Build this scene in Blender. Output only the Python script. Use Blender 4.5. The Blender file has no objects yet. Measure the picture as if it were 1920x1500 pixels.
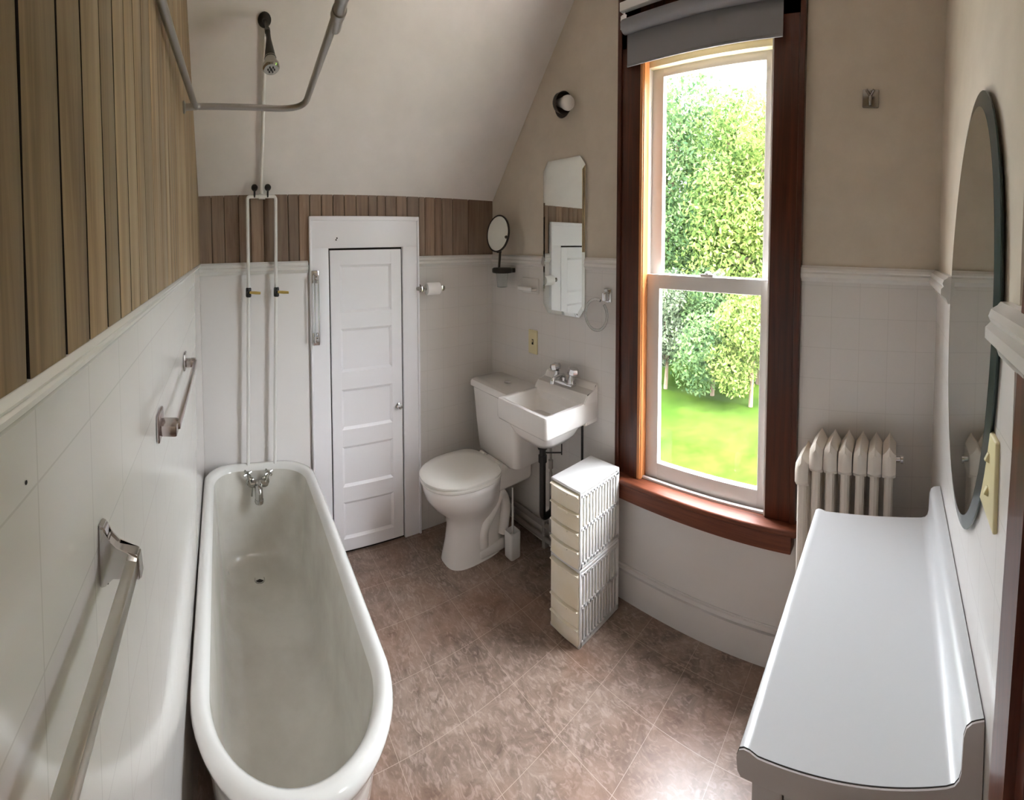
import bpy, bmesh, math, random
import numpy as np
from mathutils import Vector, Matrix
random.seed(7); rng = np.random.default_rng(11)
C = bpy.context.scene.collection
PI = math.pi
W, D, HS = 1.741, 2.385, 1.757          # right wall x, back wall y, knee wall height
CAPZ = 1.46                              # top of the tile chair rail
SLOPE = 1.237; ZC = 2.75                 # pitch of the sloped ceiling, flat ceiling height
def slope_y(z): return D - (z - HS) / SLOPE

# ------------------------------------------------------------------ camera
cam = bpy.data.cameras.new('camera'); camo = bpy.data.objects.new('camera', cam); C.objects.link(camo)
cam.type = 'PANO'; cam.panorama_type = 'CENTRAL_CYLINDRICAL'
FU, FV, U0, V0 = 805.18, 893.75, 960.0, 495.0
cam.central_cylindrical_range_u_min = -U0 / FU; cam.central_cylindrical_range_u_max = (1920 - U0) / FU
cam.central_cylindrical_range_v_min = -(1500 - V0) / FV; cam.central_cylindrical_range_v_max = V0 / FV
cam.central_cylindrical_radius = 1.0
cam.clip_start = 0.01
yaw, pitch, roll = 0.67687, -0.04189, 0.00122
def rot(m): return Matrix(m)
cr, sr = math.cos(roll), math.sin(roll); cp, sp = math.cos(pitch), math.sin(pitch); cy, sy = math.cos(yaw), math.sin(yaw)
M = rot(((cy, sy, 0), (-sy, cy, 0), (0, 0, 1))) @ rot(((1, 0, 0), (0, cp, -sp), (0, sp, cp))) @ rot(((cr, 0, sr), (0, 1, 0), (-sr, 0, cr)))
R = Matrix((M.col[0], M.col[2], -M.col[1])).transposed()
camo.matrix_world = Matrix.Translation((0.1179, 0.1631, 1.5192)) @ R.to_4x4()
bpy.context.scene.camera = camo
vs = bpy.context.scene.view_settings
vs.view_transform = 'Standard'; vs.look = 'None'; vs.exposure = 2.4; vs.gamma = 1.0; vs.use_curve_mapping = False
cyc = bpy.context.scene.cycles
cyc.use_denoising = True; cyc.max_bounces = 12; cyc.diffuse_bounces = 8; cyc.glossy_bounces = 5
cyc.transparent_max_bounces = 12; cyc.sample_clamp_indirect = 8.0; cyc.caustics_reflective = False; cyc.caustics_refractive = False

# ------------------------------------------------------------------ sky, sun, large lights
world = bpy.data.worlds.new('sky'); bpy.context.scene.world = world; world.use_nodes = True
wn = world.node_tree.nodes; wl = world.node_tree.links
bg = wn['Background']
tc = wn.new('ShaderNodeTexCoord'); sx = wn.new('ShaderNodeSeparateXYZ'); rp = wn.new('ShaderNodeValToRGB')
wl.new(tc.outputs['Generated'], sx.inputs[0]); wl.new(sx.outputs['Z'], rp.inputs[0]); wl.new(rp.outputs[0], bg.inputs[0])
e = rp.color_ramp.elements
e[0].position = 0.0; e[0].color = (0.13, 0.14, 0.15, 1)
e[1].position = 0.9; e[1].color = (0.93, 0.92, 1.0, 1)
x = e.new(0.3); x.color = (0.33, 0.34, 0.37, 1)
x = e.new(0.55); x.color = (0.66, 0.67, 0.73, 1)
bg.inputs[1].default_value = 11.5

def light(name, kind, loc, energy, color=(1, 1, 1), size=None, target=None):
    d = bpy.data.lights.new(name, kind); d.energy = energy; d.color = color
    o = bpy.data.objects.new(name, d); C.objects.link(o); o.location = loc
    if size: d.shape = 'RECTANGLE'; d.size, d.size_y = size
    if target is not None:
        o.rotation_euler = (Vector(target) - Vector(loc)).to_track_quat('-Z', 'Y').to_euler()
    return o
sun = light('sun', 'SUN', (0, 0, 12), 4.6, (1.0, 0.94, 0.86), target=(1.2, 6.0, 12 - 8.0)); sun.data.angle = 0.02
portal = light('window_portal', 'AREA', (W + 0.16, 0.94, 1.4), 1, size=(1.75, 0.62), target=(0, 0.94, 1.4)); portal.data.cycles.is_portal = True
hall = light('hall_fill_light', 'AREA', (0.2, -0.75, 2.6), 2.5, (1.0, 0.95, 0.90), size=(0.5, 0.5), target=(0.2, -0.74, 0))  # unseen fill light added behind the camera to brighten the room

# ------------------------------------------------------------------ helpers
WL = {}
def finish(me, bm, smooth=35):
    bmesh.ops.recalc_face_normals(bm, faces=bm.faces)
    if smooth:
        a = math.radians(smooth)
        for f in bm.faces: f.smooth = True
        for ed in bm.edges:
            if len(ed.link_faces) == 2 and ed.calc_face_angle(0) > a: ed.smooth = False
    bm.to_mesh(me); bm.free()
def props(o, label=None, cat=None, group=None, kind=None):
    if label: o['label'] = label
    if cat: o['category'] = cat
    if group: o['group'] = group
    if kind: o['kind'] = kind
    return o
def thing(name, label, cat, loc, group=None):
    o = bpy.data.objects.new(name, None); C.objects.link(o); o.location = loc; o.empty_display_size = 0.05
    WL[o] = Vector(loc); return props(o, label, cat, group)
def mk(name, bm, mat, parent=None, smooth=35, **kw):
    if parent is not None: base = WL[parent]
    else:
        xs = [v.co for v in bm.verts]
        lo = [min(c[i] for c in xs) for i in range(3)]; hi = [max(c[i] for c in xs) for i in range(3)]
        base = Vector(((lo[0] + hi[0]) / 2, (lo[1] + hi[1]) / 2, lo[2]))
        if kw.get('kind') == 'structure': base = Vector((0, 0, 0))
    for v in bm.verts: v.co -= base
    me = bpy.data.meshes.new(name); finish(me, bm, smooth)
    me.materials.append(mat)
    o = bpy.data.objects.new(name, me); C.objects.link(o)
    if parent is not None: o.parent = parent
    else: o.location = base
    WL[o] = base.copy()
    return props(o, **kw)
def B(): return bmesh.new()
def box(bm, x0, x1, y0, y1, z0, z1, bev=0.0, seg=2, mat=None):
    vs_ = [bm.verts.new((x, y, z)) for x in (x0, x1) for y in (y0, y1) for z in (z0, z1)]
    q = [(0, 1, 3, 2), (4, 6, 7, 5), (0, 4, 5, 1), (2, 3, 7, 6), (0, 2, 6, 4), (1, 5, 7, 3)]
    fs = [bm.faces.new([vs_[i] for i in f]) for f in q]
    if mat is not None: bmesh.ops.transform(bm, matrix=mat, verts=vs_)
    if bev > 0:
        es = {ed for f in fs for ed in f.edges}
        bmesh.ops.bevel(bm, geom=list(es), offset=bev, segments=seg, affect='EDGES', profile=0.5)
    return bm
def frame_of(t, ref):
    t = t.normalized(); n = ref - t * ref.dot(t)
    if n.length < 1e-5: n = t.orthogonal()
    n.normalize(); return n, t.cross(n)
def tube(bm, pts, r, n=12, closed=False, caps=True, sy=1.0):
    pts = [Vector(p) for p in pts]; rs = r if isinstance(r, (list, tuple)) else [r] * len(pts)
    ref = None; rings = []
    for i, p in enumerate(pts):
        a = pts[i - 1] if (i > 0 or closed) else p; b = pts[(i + 1) % len(pts)] if (i < len(pts) - 1 or closed) else p
        t = (b - a).normalized()
        if ref is None: ref = Vector((0, 0, 1)) if abs(t.z) < 0.9 else Vector((1, 0, 0))
        u, v = frame_of(t, ref); ref = u
        rings.append([bm.verts.new(p + (u * math.cos(k * 2 * PI / n) + v * math.sin(k * 2 * PI / n) * sy) * rs[i]) for k in range(n)])
    m = len(rings)
    for i in range(m if closed else m - 1):
        a, b = rings[i], rings[(i + 1) % m]
        for k in range(n): bm.faces.new((a[k], a[(k + 1) % n], b[(k + 1) % n], b[k]))
    if caps and not closed: bm.faces.new(rings[0][::-1]); bm.faces.new(rings[-1])
    return bm
def lathe(bm, prof, c, axis=(0, 0, 1), n=24):
    """prof: (radius, height along axis) pairs from point c"""
    c = Vector(c); t = Vector(axis).normalized(); u, v = frame_of(t, Vector((0, 0, 1)) if abs(t.z) < 0.9 else Vector((1, 0, 0)))
    rings = []
    for r, h in prof:
        if r < 1e-6: rings.append([bm.verts.new(c + t * h)])
        else: rings.append([bm.verts.new(c + t * h + (u * math.cos(k * 2 * PI / n) + v * math.sin(k * 2 * PI / n)) * r) for k in range(n)])
    for a, b in zip(rings, rings[1:]):
        for k in range(n):
            k2 = (k + 1) % n
            if len(a) == 1 and len(b) == 1: continue
            if len(a) == 1: bm.faces.new((a[0], b[k2], b[k]))
            elif len(b) == 1: bm.faces.new((a[k], a[k2], b[0]))
            else: bm.faces.new((a[k], a[k2], b[k2], b[k]))
    if len(rings[0]) > 1: bm.faces.new(rings[0][::-1])
    if len(rings[-1]) > 1: bm.faces.new(rings[-1])
    return bm
def loft(bm, rings, cap0=True, cap1=True):
    rr = [[bm.verts.new(p) for p in r] for r in rings]
    n = len(rr[0])
    for a, b in zip(rr, rr[1:]):
        for k in range(n): bm.faces.new((a[k], a[(k + 1) % n], b[(k + 1) % n], b[k]))
    if cap0: bm.faces.new(rr[0][::-1])
    if cap1: bm.faces.new(rr[-1])
    return bm
def extrude(bm, prof, axis, a, b):
    """prism from a 2-D outline: axis 'x' -> prof (y,z); 'y' -> (x,z); 'z' -> (x,y)"""
    f = {'x': lambda p, t: (t, p[0], p[1]), 'y': lambda p, t: (p[0], t, p[1]), 'z': lambda p, t: (p[0], p[1], t)}[axis]
    return loft(bm, [[f(p, a) for p in prof], [f(p, b) for p in prof]])
def fillet(pts, rad, n=6):
    """round the corners of an open polyline"""
    pts = [Vector(p) for p in pts]; out = [pts[0]]
    for i in range(1, len(pts) - 1):
        p, a, b = pts[i], (pts[i - 1] - pts[i]).normalized(), (pts[i + 1] - pts[i]).normalized()
        r = rad if not isinstance(rad, (list, tuple)) else rad[i - 1]
        s, e_ = p + a * r, p + b * r
        for k in range(n + 1):
            t = k / n; out.append(s * (1 - t) ** 2 + p * 2 * t * (1 - t) + e_ * t * t)
    return out + [pts[-1]]
def rrect(x0, x1, y0, y1, r, n=6):
    o = []
    for cx_, cy_, a in ((x1 - r, y1 - r, 0), (x0 + r, y1 - r, 90), (x0 + r, y0 + r, 180), (x1 - r, y0 + r, 270)):
        for k in range(n + 1):
            t = math.radians(a + 90 * k / n); o.append((cx_ + r * math.cos(t), cy_ + r * math.sin(t)))
    return o

# ------------------------------------------------------------------ materials
def mat(name, col, rough=0.5, metal=0.0, coat=0.0, spec=0.5, trans=0.0):
    m = bpy.data.materials.new(name); m.use_nodes = True
    b = m.node_tree.nodes['Principled BSDF']
    b.inputs['Base Color'].default_value = (*col, 1); b.inputs['Roughness'].default_value = rough
    b.inputs['Metallic'].default_value = metal; b.inputs['Coat Weight'].default_value = coat; b.inputs['Coat Roughness'].default_value = 0.05
    b.inputs['Specular IOR Level'].default_value = spec; b.inputs['Transmission Weight'].default_value = trans
    return m
def nodes(m): return m.node_tree.nodes, m.node_tree.links, m.node_tree.nodes['Principled BSDF']
def noise_col(m, c1, c2, scale=(1, 1, 1), ns=6.0, detail=5.0, lo=0.35, hi=0.65, bump=0.0, rough=0.6):
    n, l, b = nodes(m)
    g = n.new('ShaderNodeTexCoord'); mp = n.new('ShaderNodeMapping'); mp.inputs['Scale'].default_value = scale
    t = n.new('ShaderNodeTexNoise'); t.inputs['Scale'].default_value = ns; t.inputs['Detail'].default_value = detail; t.inputs['Roughness'].default_value = rough
    r = n.new('ShaderNodeValToRGB'); r.color_ramp.elements[0].position = lo; r.color_ramp.elements[1].position = hi
    r.color_ramp.elements[0].color = (*c1, 1); r.color_ramp.elements[1].color = (*c2, 1)
    l.new(g.outputs['Object'], mp.inputs[0]); l.new(mp.outputs[0], t.inputs['Vector']); l.new(t.outputs['Fac'], r.inputs[0]); l.new(r.outputs[0], b.inputs['Base Color'])
    if bump:
        bp = n.new('ShaderNodeBump'); bp.inputs['Strength'].default_value = bump; bp.inputs['Distance'].default_value = 0.002
        l.new(t.outputs['Fac'], bp.inputs['Height']); l.new(bp.outputs[0], b.inputs['Normal'])
    return m, t, r
def srgb(r, g, b):
    f = lambda v: (v / 255 / 12.92) if v / 255 <= 0.04045 else ((v / 255 + 0.055) / 1.055) ** 2.4
    return (f(r), f(g), f(b))
PLASTER = noise_col(mat('beige_plaster', srgb(200, 188, 172), 0.75), srgb(196, 186, 170), srgb(203, 193, 177), ns=9, bump=0.15)[0]
SLOPEM = noise_col(mat('pale_ceiling_plaster', srgb(215, 212, 205), 0.55), srgb(218, 213, 209), srgb(225, 220, 216), ns=5, bump=0.25)[0]
def tile_mat(name, col, grout, axis, size=0.108, rough=0.1):
    m = mat(name, col, rough); n, l, b = nodes(m)
    g = n.new('ShaderNodeTexCoord'); s = n.new('ShaderNodeSeparateXYZ'); l.new(g.outputs['Object'], s.inputs[0])
    c = n.new('ShaderNodeCombineXYZ'); l.new(s.outputs[axis], c.inputs[0]); l.new(s.outputs['Z'], c.inputs[1])
    br = n.new('ShaderNodeTexBrick'); br.offset = 0; br.squash = 1
    br.inputs['Scale'].default_value = 1; br.inputs['Brick Width'].default_value = size; br.inputs['Row Height'].default_value = size
    br.inputs['Mortar Size'].default_value = 0.0009; br.inputs['Mortar Smooth'].default_value = 0.3
    br.inputs['Color1'].default_value = (*col, 1); br.inputs['Color2'].default_value = (*[v * 0.985 for v in col], 1); br.inputs['Mortar'].default_value = (*grout, 1)
    mp = n.new('ShaderNodeMapping'); mp.inputs['Location'].default_value = (0.03, 0.012, 0)
    l.new(c.outputs[0], mp.inputs[0]); l.new(mp.outputs[0], br.inputs['Vector']); l.new(br.outputs['Color'], b.inputs['Base Color'])
    bp = n.new('ShaderNodeBump'); bp.inputs['Strength'].default_value = 0.12; bp.inputs['Distance'].default_value = 0.001; bp.invert = True
    l.new(br.outputs['Fac'], bp.inputs['Height']); l.new(bp.outputs[0], b.inputs['Normal'])
    return m
TCOL = srgb(214, 210, 206); TG = srgb(199, 195, 190)
TILE_Y = tile_mat('white_glazed_tile_side', TCOL, TG, 'Y'); TILE_X = tile_mat('white_glazed_tile_back', TCOL, TG, 'X')
CAPM = mat('white_glazed_cap', srgb(216, 214, 210), 0.14)
PAINTW = mat('white_gloss_paint', srgb(238, 237, 240), 0.35)
PAINTL = mat('white_wall_paint', srgb(206, 203, 200), 0.45)
PANELM = mat('smooth_white_surround_panel', srgb(223, 220, 218), 0.22)
def board_mat(name, a, b_, c):
    m = mat(name, a, 0.62); n, l, bs = nodes(m)
    g = n.new('ShaderNodeTexCoord'); geo = n.new('ShaderNodeNewGeometry')
    off = n.new('ShaderNodeVectorMath'); off.operation = 'MULTIPLY_ADD'; off.inputs[1].default_value = (1, 1, 1)
    mulr = n.new('ShaderNodeMath'); mulr.operation = 'MULTIPLY'; mulr.inputs[1].default_value = 17.0
    l.new(geo.outputs['Random Per Island'], mulr.inputs[0]); cb = n.new('ShaderNodeCombineXYZ')
    for i in range(3): l.new(mulr.outputs[0], cb.inputs[i])
    l.new(g.outputs['Object'], off.inputs[0]); l.new(cb.outputs[0], off.inputs[2])
    mp = n.new('ShaderNodeMapping'); mp.inputs['Scale'].default_value = (30, 30, 1.3); l.new(off.outputs[0], mp.inputs[0])
    t = n.new('ShaderNodeTexNoise'); t.inputs['Scale'].default_value = 1.5; t.inputs['Detail'].default_value = 6; t.inputs['Roughness'].default_value = 0.65; t.inputs['Distortion'].default_value = 0.6
    l.new(mp.outputs[0], t.inputs['Vector'])
    r = n.new('ShaderNodeValToRGB'); r.color_ramp.elements[0].position = 0.3; r.color_ramp.elements[1].position = 0.72
    r.color_ramp.elements[0].color = (*a, 1); r.color_ramp.elements[1].color = (*b_, 1); l.new(t.outputs['Fac'], r.inputs[0])
    mp2 = n.new('ShaderNodeMapping'); mp2.inputs['Scale'].default_value = (7, 7, 2.2); l.new(off.outputs[0], mp2.inputs[0])
    t2 = n.new('ShaderNodeTexNoise'); t2.inputs['Scale'].default_value = 1.2; t2.inputs['Detail'].default_value = 3; l.new(mp2.outputs[0], t2.inputs['Vector'])
    r2 = n.new('ShaderNodeValToRGB'); r2.color_ramp.elements[0].position = 0.42; r2.color_ramp.elements[1].position = 0.7
    r2.color_ramp.elements[0].color = (0, 0, 0, 1); r2.color_ramp.elements[1].color = (0.75, 0.75, 0.75, 1); l.new(t2.outputs['Fac'], r2.inputs[0])
    mx = n.new('ShaderNodeMix'); mx.data_type = 'RGBA'; mx.inputs['B'].default_value = (*c, 1)
    l.new(r2.outputs[0], mx.inputs['Factor']); l.new(r.outputs[0], mx.inputs['A'])
    hs = n.new('ShaderNodeHueSaturation'); mr = n.new('ShaderNodeMapRange'); mr.inputs['To Min'].default_value = 0.74; mr.inputs['To Max'].default_value = 1.2
    l.new(geo.outputs['Random Per Island'], mr.inputs[0]); l.new(mr.outputs[0], hs.inputs['Value']); l.new(mx.outputs['Result'], hs.inputs['Color'])
    l.new(hs.outputs[0], bs.inputs['Base Color'])
    bp = n.new('ShaderNodeBump'); bp.inputs['Strength'].default_value = 0.4; bp.inputs['Distance'].default_value = 0.001
    l.new(t.outputs['Fac'], bp.inputs['Height']); l.new(bp.outputs[0], bs.inputs['Normal'])
    return m
BOARDS = board_mat('weathered_pine_boards', srgb(104, 80, 55), srgb(178, 150, 114), srgb(164, 145, 118))
BOARDSB = board_mat('weathered_brown_boards', srgb(104, 78, 60), srgb(152, 128, 106), srgb(146, 128, 112))
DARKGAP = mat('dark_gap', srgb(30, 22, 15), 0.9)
def wood_mat(name, a, b_, rough=0.28, sc=(30, 30, 1.2)):
    m = mat(name, a, rough, coat=0.0, spec=0.35)
    m, t, r = noise_col(m, a, b_, scale=sc, ns=2.0, detail=6, lo=0.3, hi=0.7); t.inputs['Distortion'].default_value = 0.8
    return m
MAHOG = wood_mat('mahogany_stain', srgb(54, 26, 14), srgb(86, 44, 26), 0.35)
MAHOG_Y = wood_mat('mahogany_stain_along', srgb(78, 38, 22), srgb(118, 64, 42), 0.5, sc=(30, 1.2, 30))
DOORWOOD = wood_mat('dark_red_brown_wood', srgb(62, 28, 20), srgb(98, 52, 36))
JAMBWOOD = wood_mat('orange_jamb_wood', srgb(186, 112, 62), srgb(222, 156, 100), 0.35)
SASHM = mat('aged_white_sash_paint', srgb(220, 217, 213), 0.4)
SASHC = mat('cream_head_paint', srgb(222, 212, 178), 0.45)
ENAMEL = mat('white_enamel', srgb(212, 212, 208), 0.12, coat=0.6)
PORC = mat('white_porcelain', srgb(232, 229, 226), 0.1, coat=0.5)
SEATM = mat('white_toilet_seat', srgb(234, 232, 226), 0.18)
CHROME = mat('chrome', (0.72, 0.72, 0.73), 0.12, 1.0)
CHROMED = mat('dark_chrome', (0.42, 0.41, 0.38), 0.14, 1.0)  # chrome toned down to stand in for the dark surroundings it reflects
CHROMEP = mat('pinkish_chrome', (0.60, 0.54, 0.54), 0.22, 1.0)
ROD = mat('galvanised_rod', (0.42, 0.41, 0.39), 0.32, 1.0)
BLACK = mat('black_fitting', srgb(22, 18, 16), 0.4)
BRASS = mat('brass', (0.72, 0.55, 0.18), 0.3, 1.0)
PIPEW = mat('white_pipe', srgb(226, 224, 220), 0.4)
PIPEG = mat('grey_painted_pipe', srgb(150, 144, 138), 0.5)
IVORY = mat('ivory_plastic', srgb(214, 202, 160), 0.4)
WPLAST = mat('white_plastic', srgb(214, 214, 213), 0.4)
CREAM = noise_col(mat('yellowed_plastic', srgb(232, 224, 200), 0.4), srgb(238, 233, 220), srgb(230, 220, 192), ns=7, lo=0.3, hi=0.75)[0]
SHADEF = mat('grey_shade_fabric', srgb(130, 130, 134), 0.8)
LAMIN = mat('white_laminate', srgb(188, 189, 190), 0.28)
CABP = mat('grey_white_cabinet_paint', srgb(166, 158, 154), 0.5)
MIRROR = mat('mirror_glass', (0.86, 0.89, 0.86), 0.015, 1.0)
MIRRORF = mat('pale_mirror_glass', (0.86, 0.88, 0.82), 0.3, 0.15)  # pale, mostly diffuse base stands in for a bright reflection in the small mirror
MIRRORD = mat('dim_mirror_glass', (0.62, 0.66, 0.63), 0.03, 1.0)
BEVELG = mat('mirror_edge', (0.05, 0.07, 0.07), 0.15, 0.4)
RADM = mat('radiator_paint', srgb(214, 206, 196), 0.4)
PAPER = mat('toilet_paper', srgb(238, 236, 234), 0.9)
RUBBER = mat('dark_rubber', srgb(30, 28, 26), 0.7)
FROST = mat('frosted_lamp_glass', srgb(226, 222, 216), 0.35)
CLEARG = mat('clear_plastic', (0.9, 0.93, 0.92), 0.08, trans=0.9)
DARKM = mat('dark_bronze', srgb(58, 52, 46), 0.35, 0.6)
def floor_mat():
    m = mat('vinyl_floor_tile', srgb(140, 118, 106), 0.34); n, l, b = nodes(m)
    g = n.new('ShaderNodeTexCoord')
    def noise(scale, det, dist, sc=(1, 1, 1)):
        mp = n.new('ShaderNodeMapping'); mp.inputs['Scale'].default_value = sc; l.new(g.outputs['Object'], mp.inputs[0])
        t = n.new('ShaderNodeTexNoise'); t.inputs['Scale'].default_value = scale; t.inputs['Detail'].default_value = det; t.inputs['Distortion'].default_value = dist
        l.new(mp.outputs[0], t.inputs['Vector']); return t
    t1 = noise(7, 9, 1.0); t2 = noise(60, 9, 1.3, (1, 0.45, 1)); t3 = noise(2.6, 3, 0.5); t1.inputs['Roughness'].default_value = 0.72
    r1 = n.new('ShaderNodeValToRGB'); r1.color_ramp.elements[0].position = 0.3; r1.color_ramp.elements[1].position = 0.72
    r1.color_ramp.elements[0].color = (*srgb(88, 71, 60), 1); r1.color_ramp.elements[1].color = (*srgb(162, 143, 129), 1); l.new(t1.outputs['Fac'], r1.inputs[0])
    r2 = n.new('ShaderNodeValToRGB'); r2.color_ramp.elements[0].position = 0.5; r2.color_ramp.elements[1].position = 0.66
    r2.color_ramp.elements[0].color = (0, 0, 0, 1); r2.color_ramp.elements[1].color = (0.62, 0.62, 0.62, 1); l.new(t2.outputs['Fac'], r2.inputs[0])
    mx = n.new('ShaderNodeMix'); mx.data_type = 'RGBA'; mx.inputs['B'].default_value = (*srgb(172, 154, 143), 1); l.new(r2.outputs[0], mx.inputs['Factor']); l.new(r1.outputs[0], mx.inputs['A'])
    r3 = n.new('ShaderNodeValToRGB'); r3.color_ramp.elements[0].position = 0.45; r3.color_ramp.elements[1].position = 0.7
    r3.color_ramp.elements[0].color = (0, 0, 0, 1); r3.color_ramp.elements[1].color = (0.5, 0.5, 0.5, 1); l.new(t3.outputs['Fac'], r3.inputs[0])
    mx2 = n.new('ShaderNodeMix'); mx2.data_type = 'RGBA'; mx2.inputs['B'].default_value = (*srgb(132, 92, 66), 1); l.new(r3.outputs[0], mx2.inputs['Factor']); l.new(mx.outputs['Result'], mx2.inputs['A'])
    br = n.new('ShaderNodeTexBrick'); br.offset = 0
    br.inputs['Scale'].default_value = 1; br.inputs['Brick Width'].default_value = 0.2375; br.inputs['Row Height'].default_value = 0.2375
    br.inputs['Mortar Size'].default_value = 0.0009; br.inputs['Mortar Smooth'].default_value = 0.4
    br.inputs['Color1'].default_value = (1, 1, 1, 1); br.inputs['Color2'].default_value = (0.88, 0.86, 0.86, 1); br.inputs['Mortar'].default_value = (1, 1, 1, 1)
    mp = n.new('ShaderNodeMapping'); mp.inputs['Location'].default_value = (0.2375 * 4 - 0.878, 0.2375 * 6 - 1.398, 0); l.new(g.outputs['Object'], mp.inputs[0]); l.new(mp.outputs[0], br.inputs['Vector'])
    mul = n.new('ShaderNodeMix'); mul.data_type = 'RGBA'; mul.blend_type = 'MULTIPLY'; mul.inputs['Factor'].default_value = 1
    l.new(mx2.outputs['Result'], mul.inputs['A']); l.new(br.outputs['Color'], mul.inputs['B'])
    gm = n.new('ShaderNodeMix'); gm.data_type = 'RGBA'; gm.inputs['B'].default_value = (*srgb(176, 158, 144), 1)
    l.new(br.outputs['Fac'], gm.inputs['Factor']); l.new(mul.outputs['Result'], gm.inputs['A']); l.new(gm.outputs['Result'], b.inputs['Base Color'])
    bp = n.new('ShaderNodeBump'); bp.inputs['Strength'].default_value = 0.2; bp.inputs['Distance'].default_value = 0.001
    l.new(t2.outputs['Fac'], bp.inputs['Height']); l.new(bp.outputs[0], b.inputs['Normal'])
    return m
FLOORM = floor_mat()
def glass_mat():
    m = bpy.data.materials.new('window_glass'); m.use_nodes = True; n, l = m.node_tree.nodes, m.node_tree.links; n.clear()
    o = n.new('ShaderNodeOutputMaterial'); t = n.new('ShaderNodeBsdfTransparent'); t.inputs[0].default_value = (0.97, 0.985, 0.975, 1)
    gl = n.new('ShaderNodeBsdfGlossy'); gl.inputs['Roughness'].default_value = 0.02
    mx = n.new('ShaderNodeMixShader'); mx.inputs[0].default_value = 0.05
    l.new(t.outputs[0], mx.inputs[1]); l.new(gl.outputs[0], mx.inputs[2]); l.new(mx.outputs[0], o.inputs[0]); return m
GLASS = glass_mat()

# ------------------------------------------------------------------ the room shell
K = 'structure'
bm = B(); box(bm, -0.9, W + 0.12, -1.7, D + 0.12, -0.12, 0); mk('floor', bm, FLOORM, kind=K)
bm = B(); box(bm, -0.9, W + 0.2, -1.7, slope_y(ZC) + 0.02, ZC, ZC + 0.1); ceil = mk('ceiling', bm, SLOPEM, kind=K)
bm = B(); ya = slope_y(ZC)
extrude(bm, [(D + 0.12, HS - 0.12 * SLOPE), (ya, ZC), (ya + 0.1, ZC + 0.1), (D + 0.30, HS - 0.12 * SLOPE)], 'x', -0.1, W + 0.2)
mk('slope', bm, SLOPEM, ceil, label='white plastered slope of the ceiling over the tub')

bm = B(); box(bm, -0.1, 0, 0.0, D + 0.1, 0, ZC); wl_ = mk('wall_left', bm, PAINTL, kind=K)
bm = B(); box(bm, -0.02, 0.004, 0.0, D, 0, 1.44); mk('tile', bm, TILE_Y, wl_, label='white square glazed tile')
# narrow vertical boards, uneven widths
bm = B(); y = 0.0
seams = [0.09, 0.15, 0.215, 0.285, 0.34, 0.388, 0.451, 0.507, 0.566, 0.620, 0.678, 0.736, 0.799, 0.878, 0.970, 1.045, 1.109]
while seams[-1] < D - 0.05: seams.append(seams[-1] + random.uniform(0.058, 0.09))
seams[-1] = D
for a, b_ in zip([0.0] + seams, seams):
    ztop = min(ZC, HS + SLOPE * (D - a)) + 0.02
    n0 = len(bm.verts); bm.verts.ensure_lookup_table()
    # each board: rounded edges and a slightly wavy seam
    rows = []; nz = 14
    for i in range(nz + 1):
        z = 1.445 + (ztop - 1.445) * i / nz
        wa, wb = random.uniform(-.0012, .0012), random.uniform(-.0012, .0012)
        g_ = 0.0018
        rows.append([(-0.004, a + g_ + wa, z), (0.0070, a + g_ + 0.0004 + wa, z), (0.0075, a + g_ + 0.0015 + wa, z), (0.0075, b_ - g_ - 0.0015 + wb, z), (0.0070, b_ - g_ - 0.0004 + wb, z), (-0.004, b_ - g_ + wb, z)])
    vv = [[bm.verts.new(p) for p in r] for r in rows]
    for r0, r1 in zip(vv, vv[1:]):
        for k in range(5):
            f_ = bm.faces.new((r0[k], r0[k + 1], r1[k + 1], r1[k])); f_.material_index = 1 if k in (0, 4) else 0  # side faces coloured dark to stand in for shade in the seams
    bm.faces.new(vv[0][::-1]); bm.faces.new(vv[-1])
    for r0, r1 in zip(vv, vv[1:]): bm.faces.new((r0[5], r0[0], r1[0], r1[5]))
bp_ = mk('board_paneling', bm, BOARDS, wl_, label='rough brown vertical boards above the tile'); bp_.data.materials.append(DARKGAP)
bm = B(); box(bm, -0.02, 0.0036, 0.0, D, 1.445, ZC); mk('board_gap', bm, DARKGAP, wl_)
def rail_prof(s=1.0, p=0.0, h=0.062):
    """profile of the moulded cap: (distance from wall, height under the top)"""
    return [(-0.004, 0), (p + 0.010, 0), (p + 0.013, -0.004), (p + 0.019, -0.008), (p + 0.0215, -0.016), (p + 0.019, -0.022), (p + 0.024, -0.028), (p + 0.024, -0.040), (p + 0.014, -0.048), (p + 0.010, -h), (-0.004, -h)]
bm = B(); extrude(bm, [(d, 1.4535 + z) for d, z in ((-.004, 0), (.0085, 0), (.0105, -.0015), (.0120, -.004), (.0112, -.006), (.0130, -.008), (.0130, -.011), (.009, -.014), (.0065, -.018), (-.004, -.018))], 'y', 0.0, D); mk('chair_rail', bm, CAPM, wl_)
bm = B(); lathe(bm, [(0.0, 0.0005), (0.0010, 0.0004), (0.0013, 0)], (0.0045, 0.385, 1.40), (1, 0, 0), 10); mk('screw_hole', bm, DARKGAP, wl_)

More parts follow.
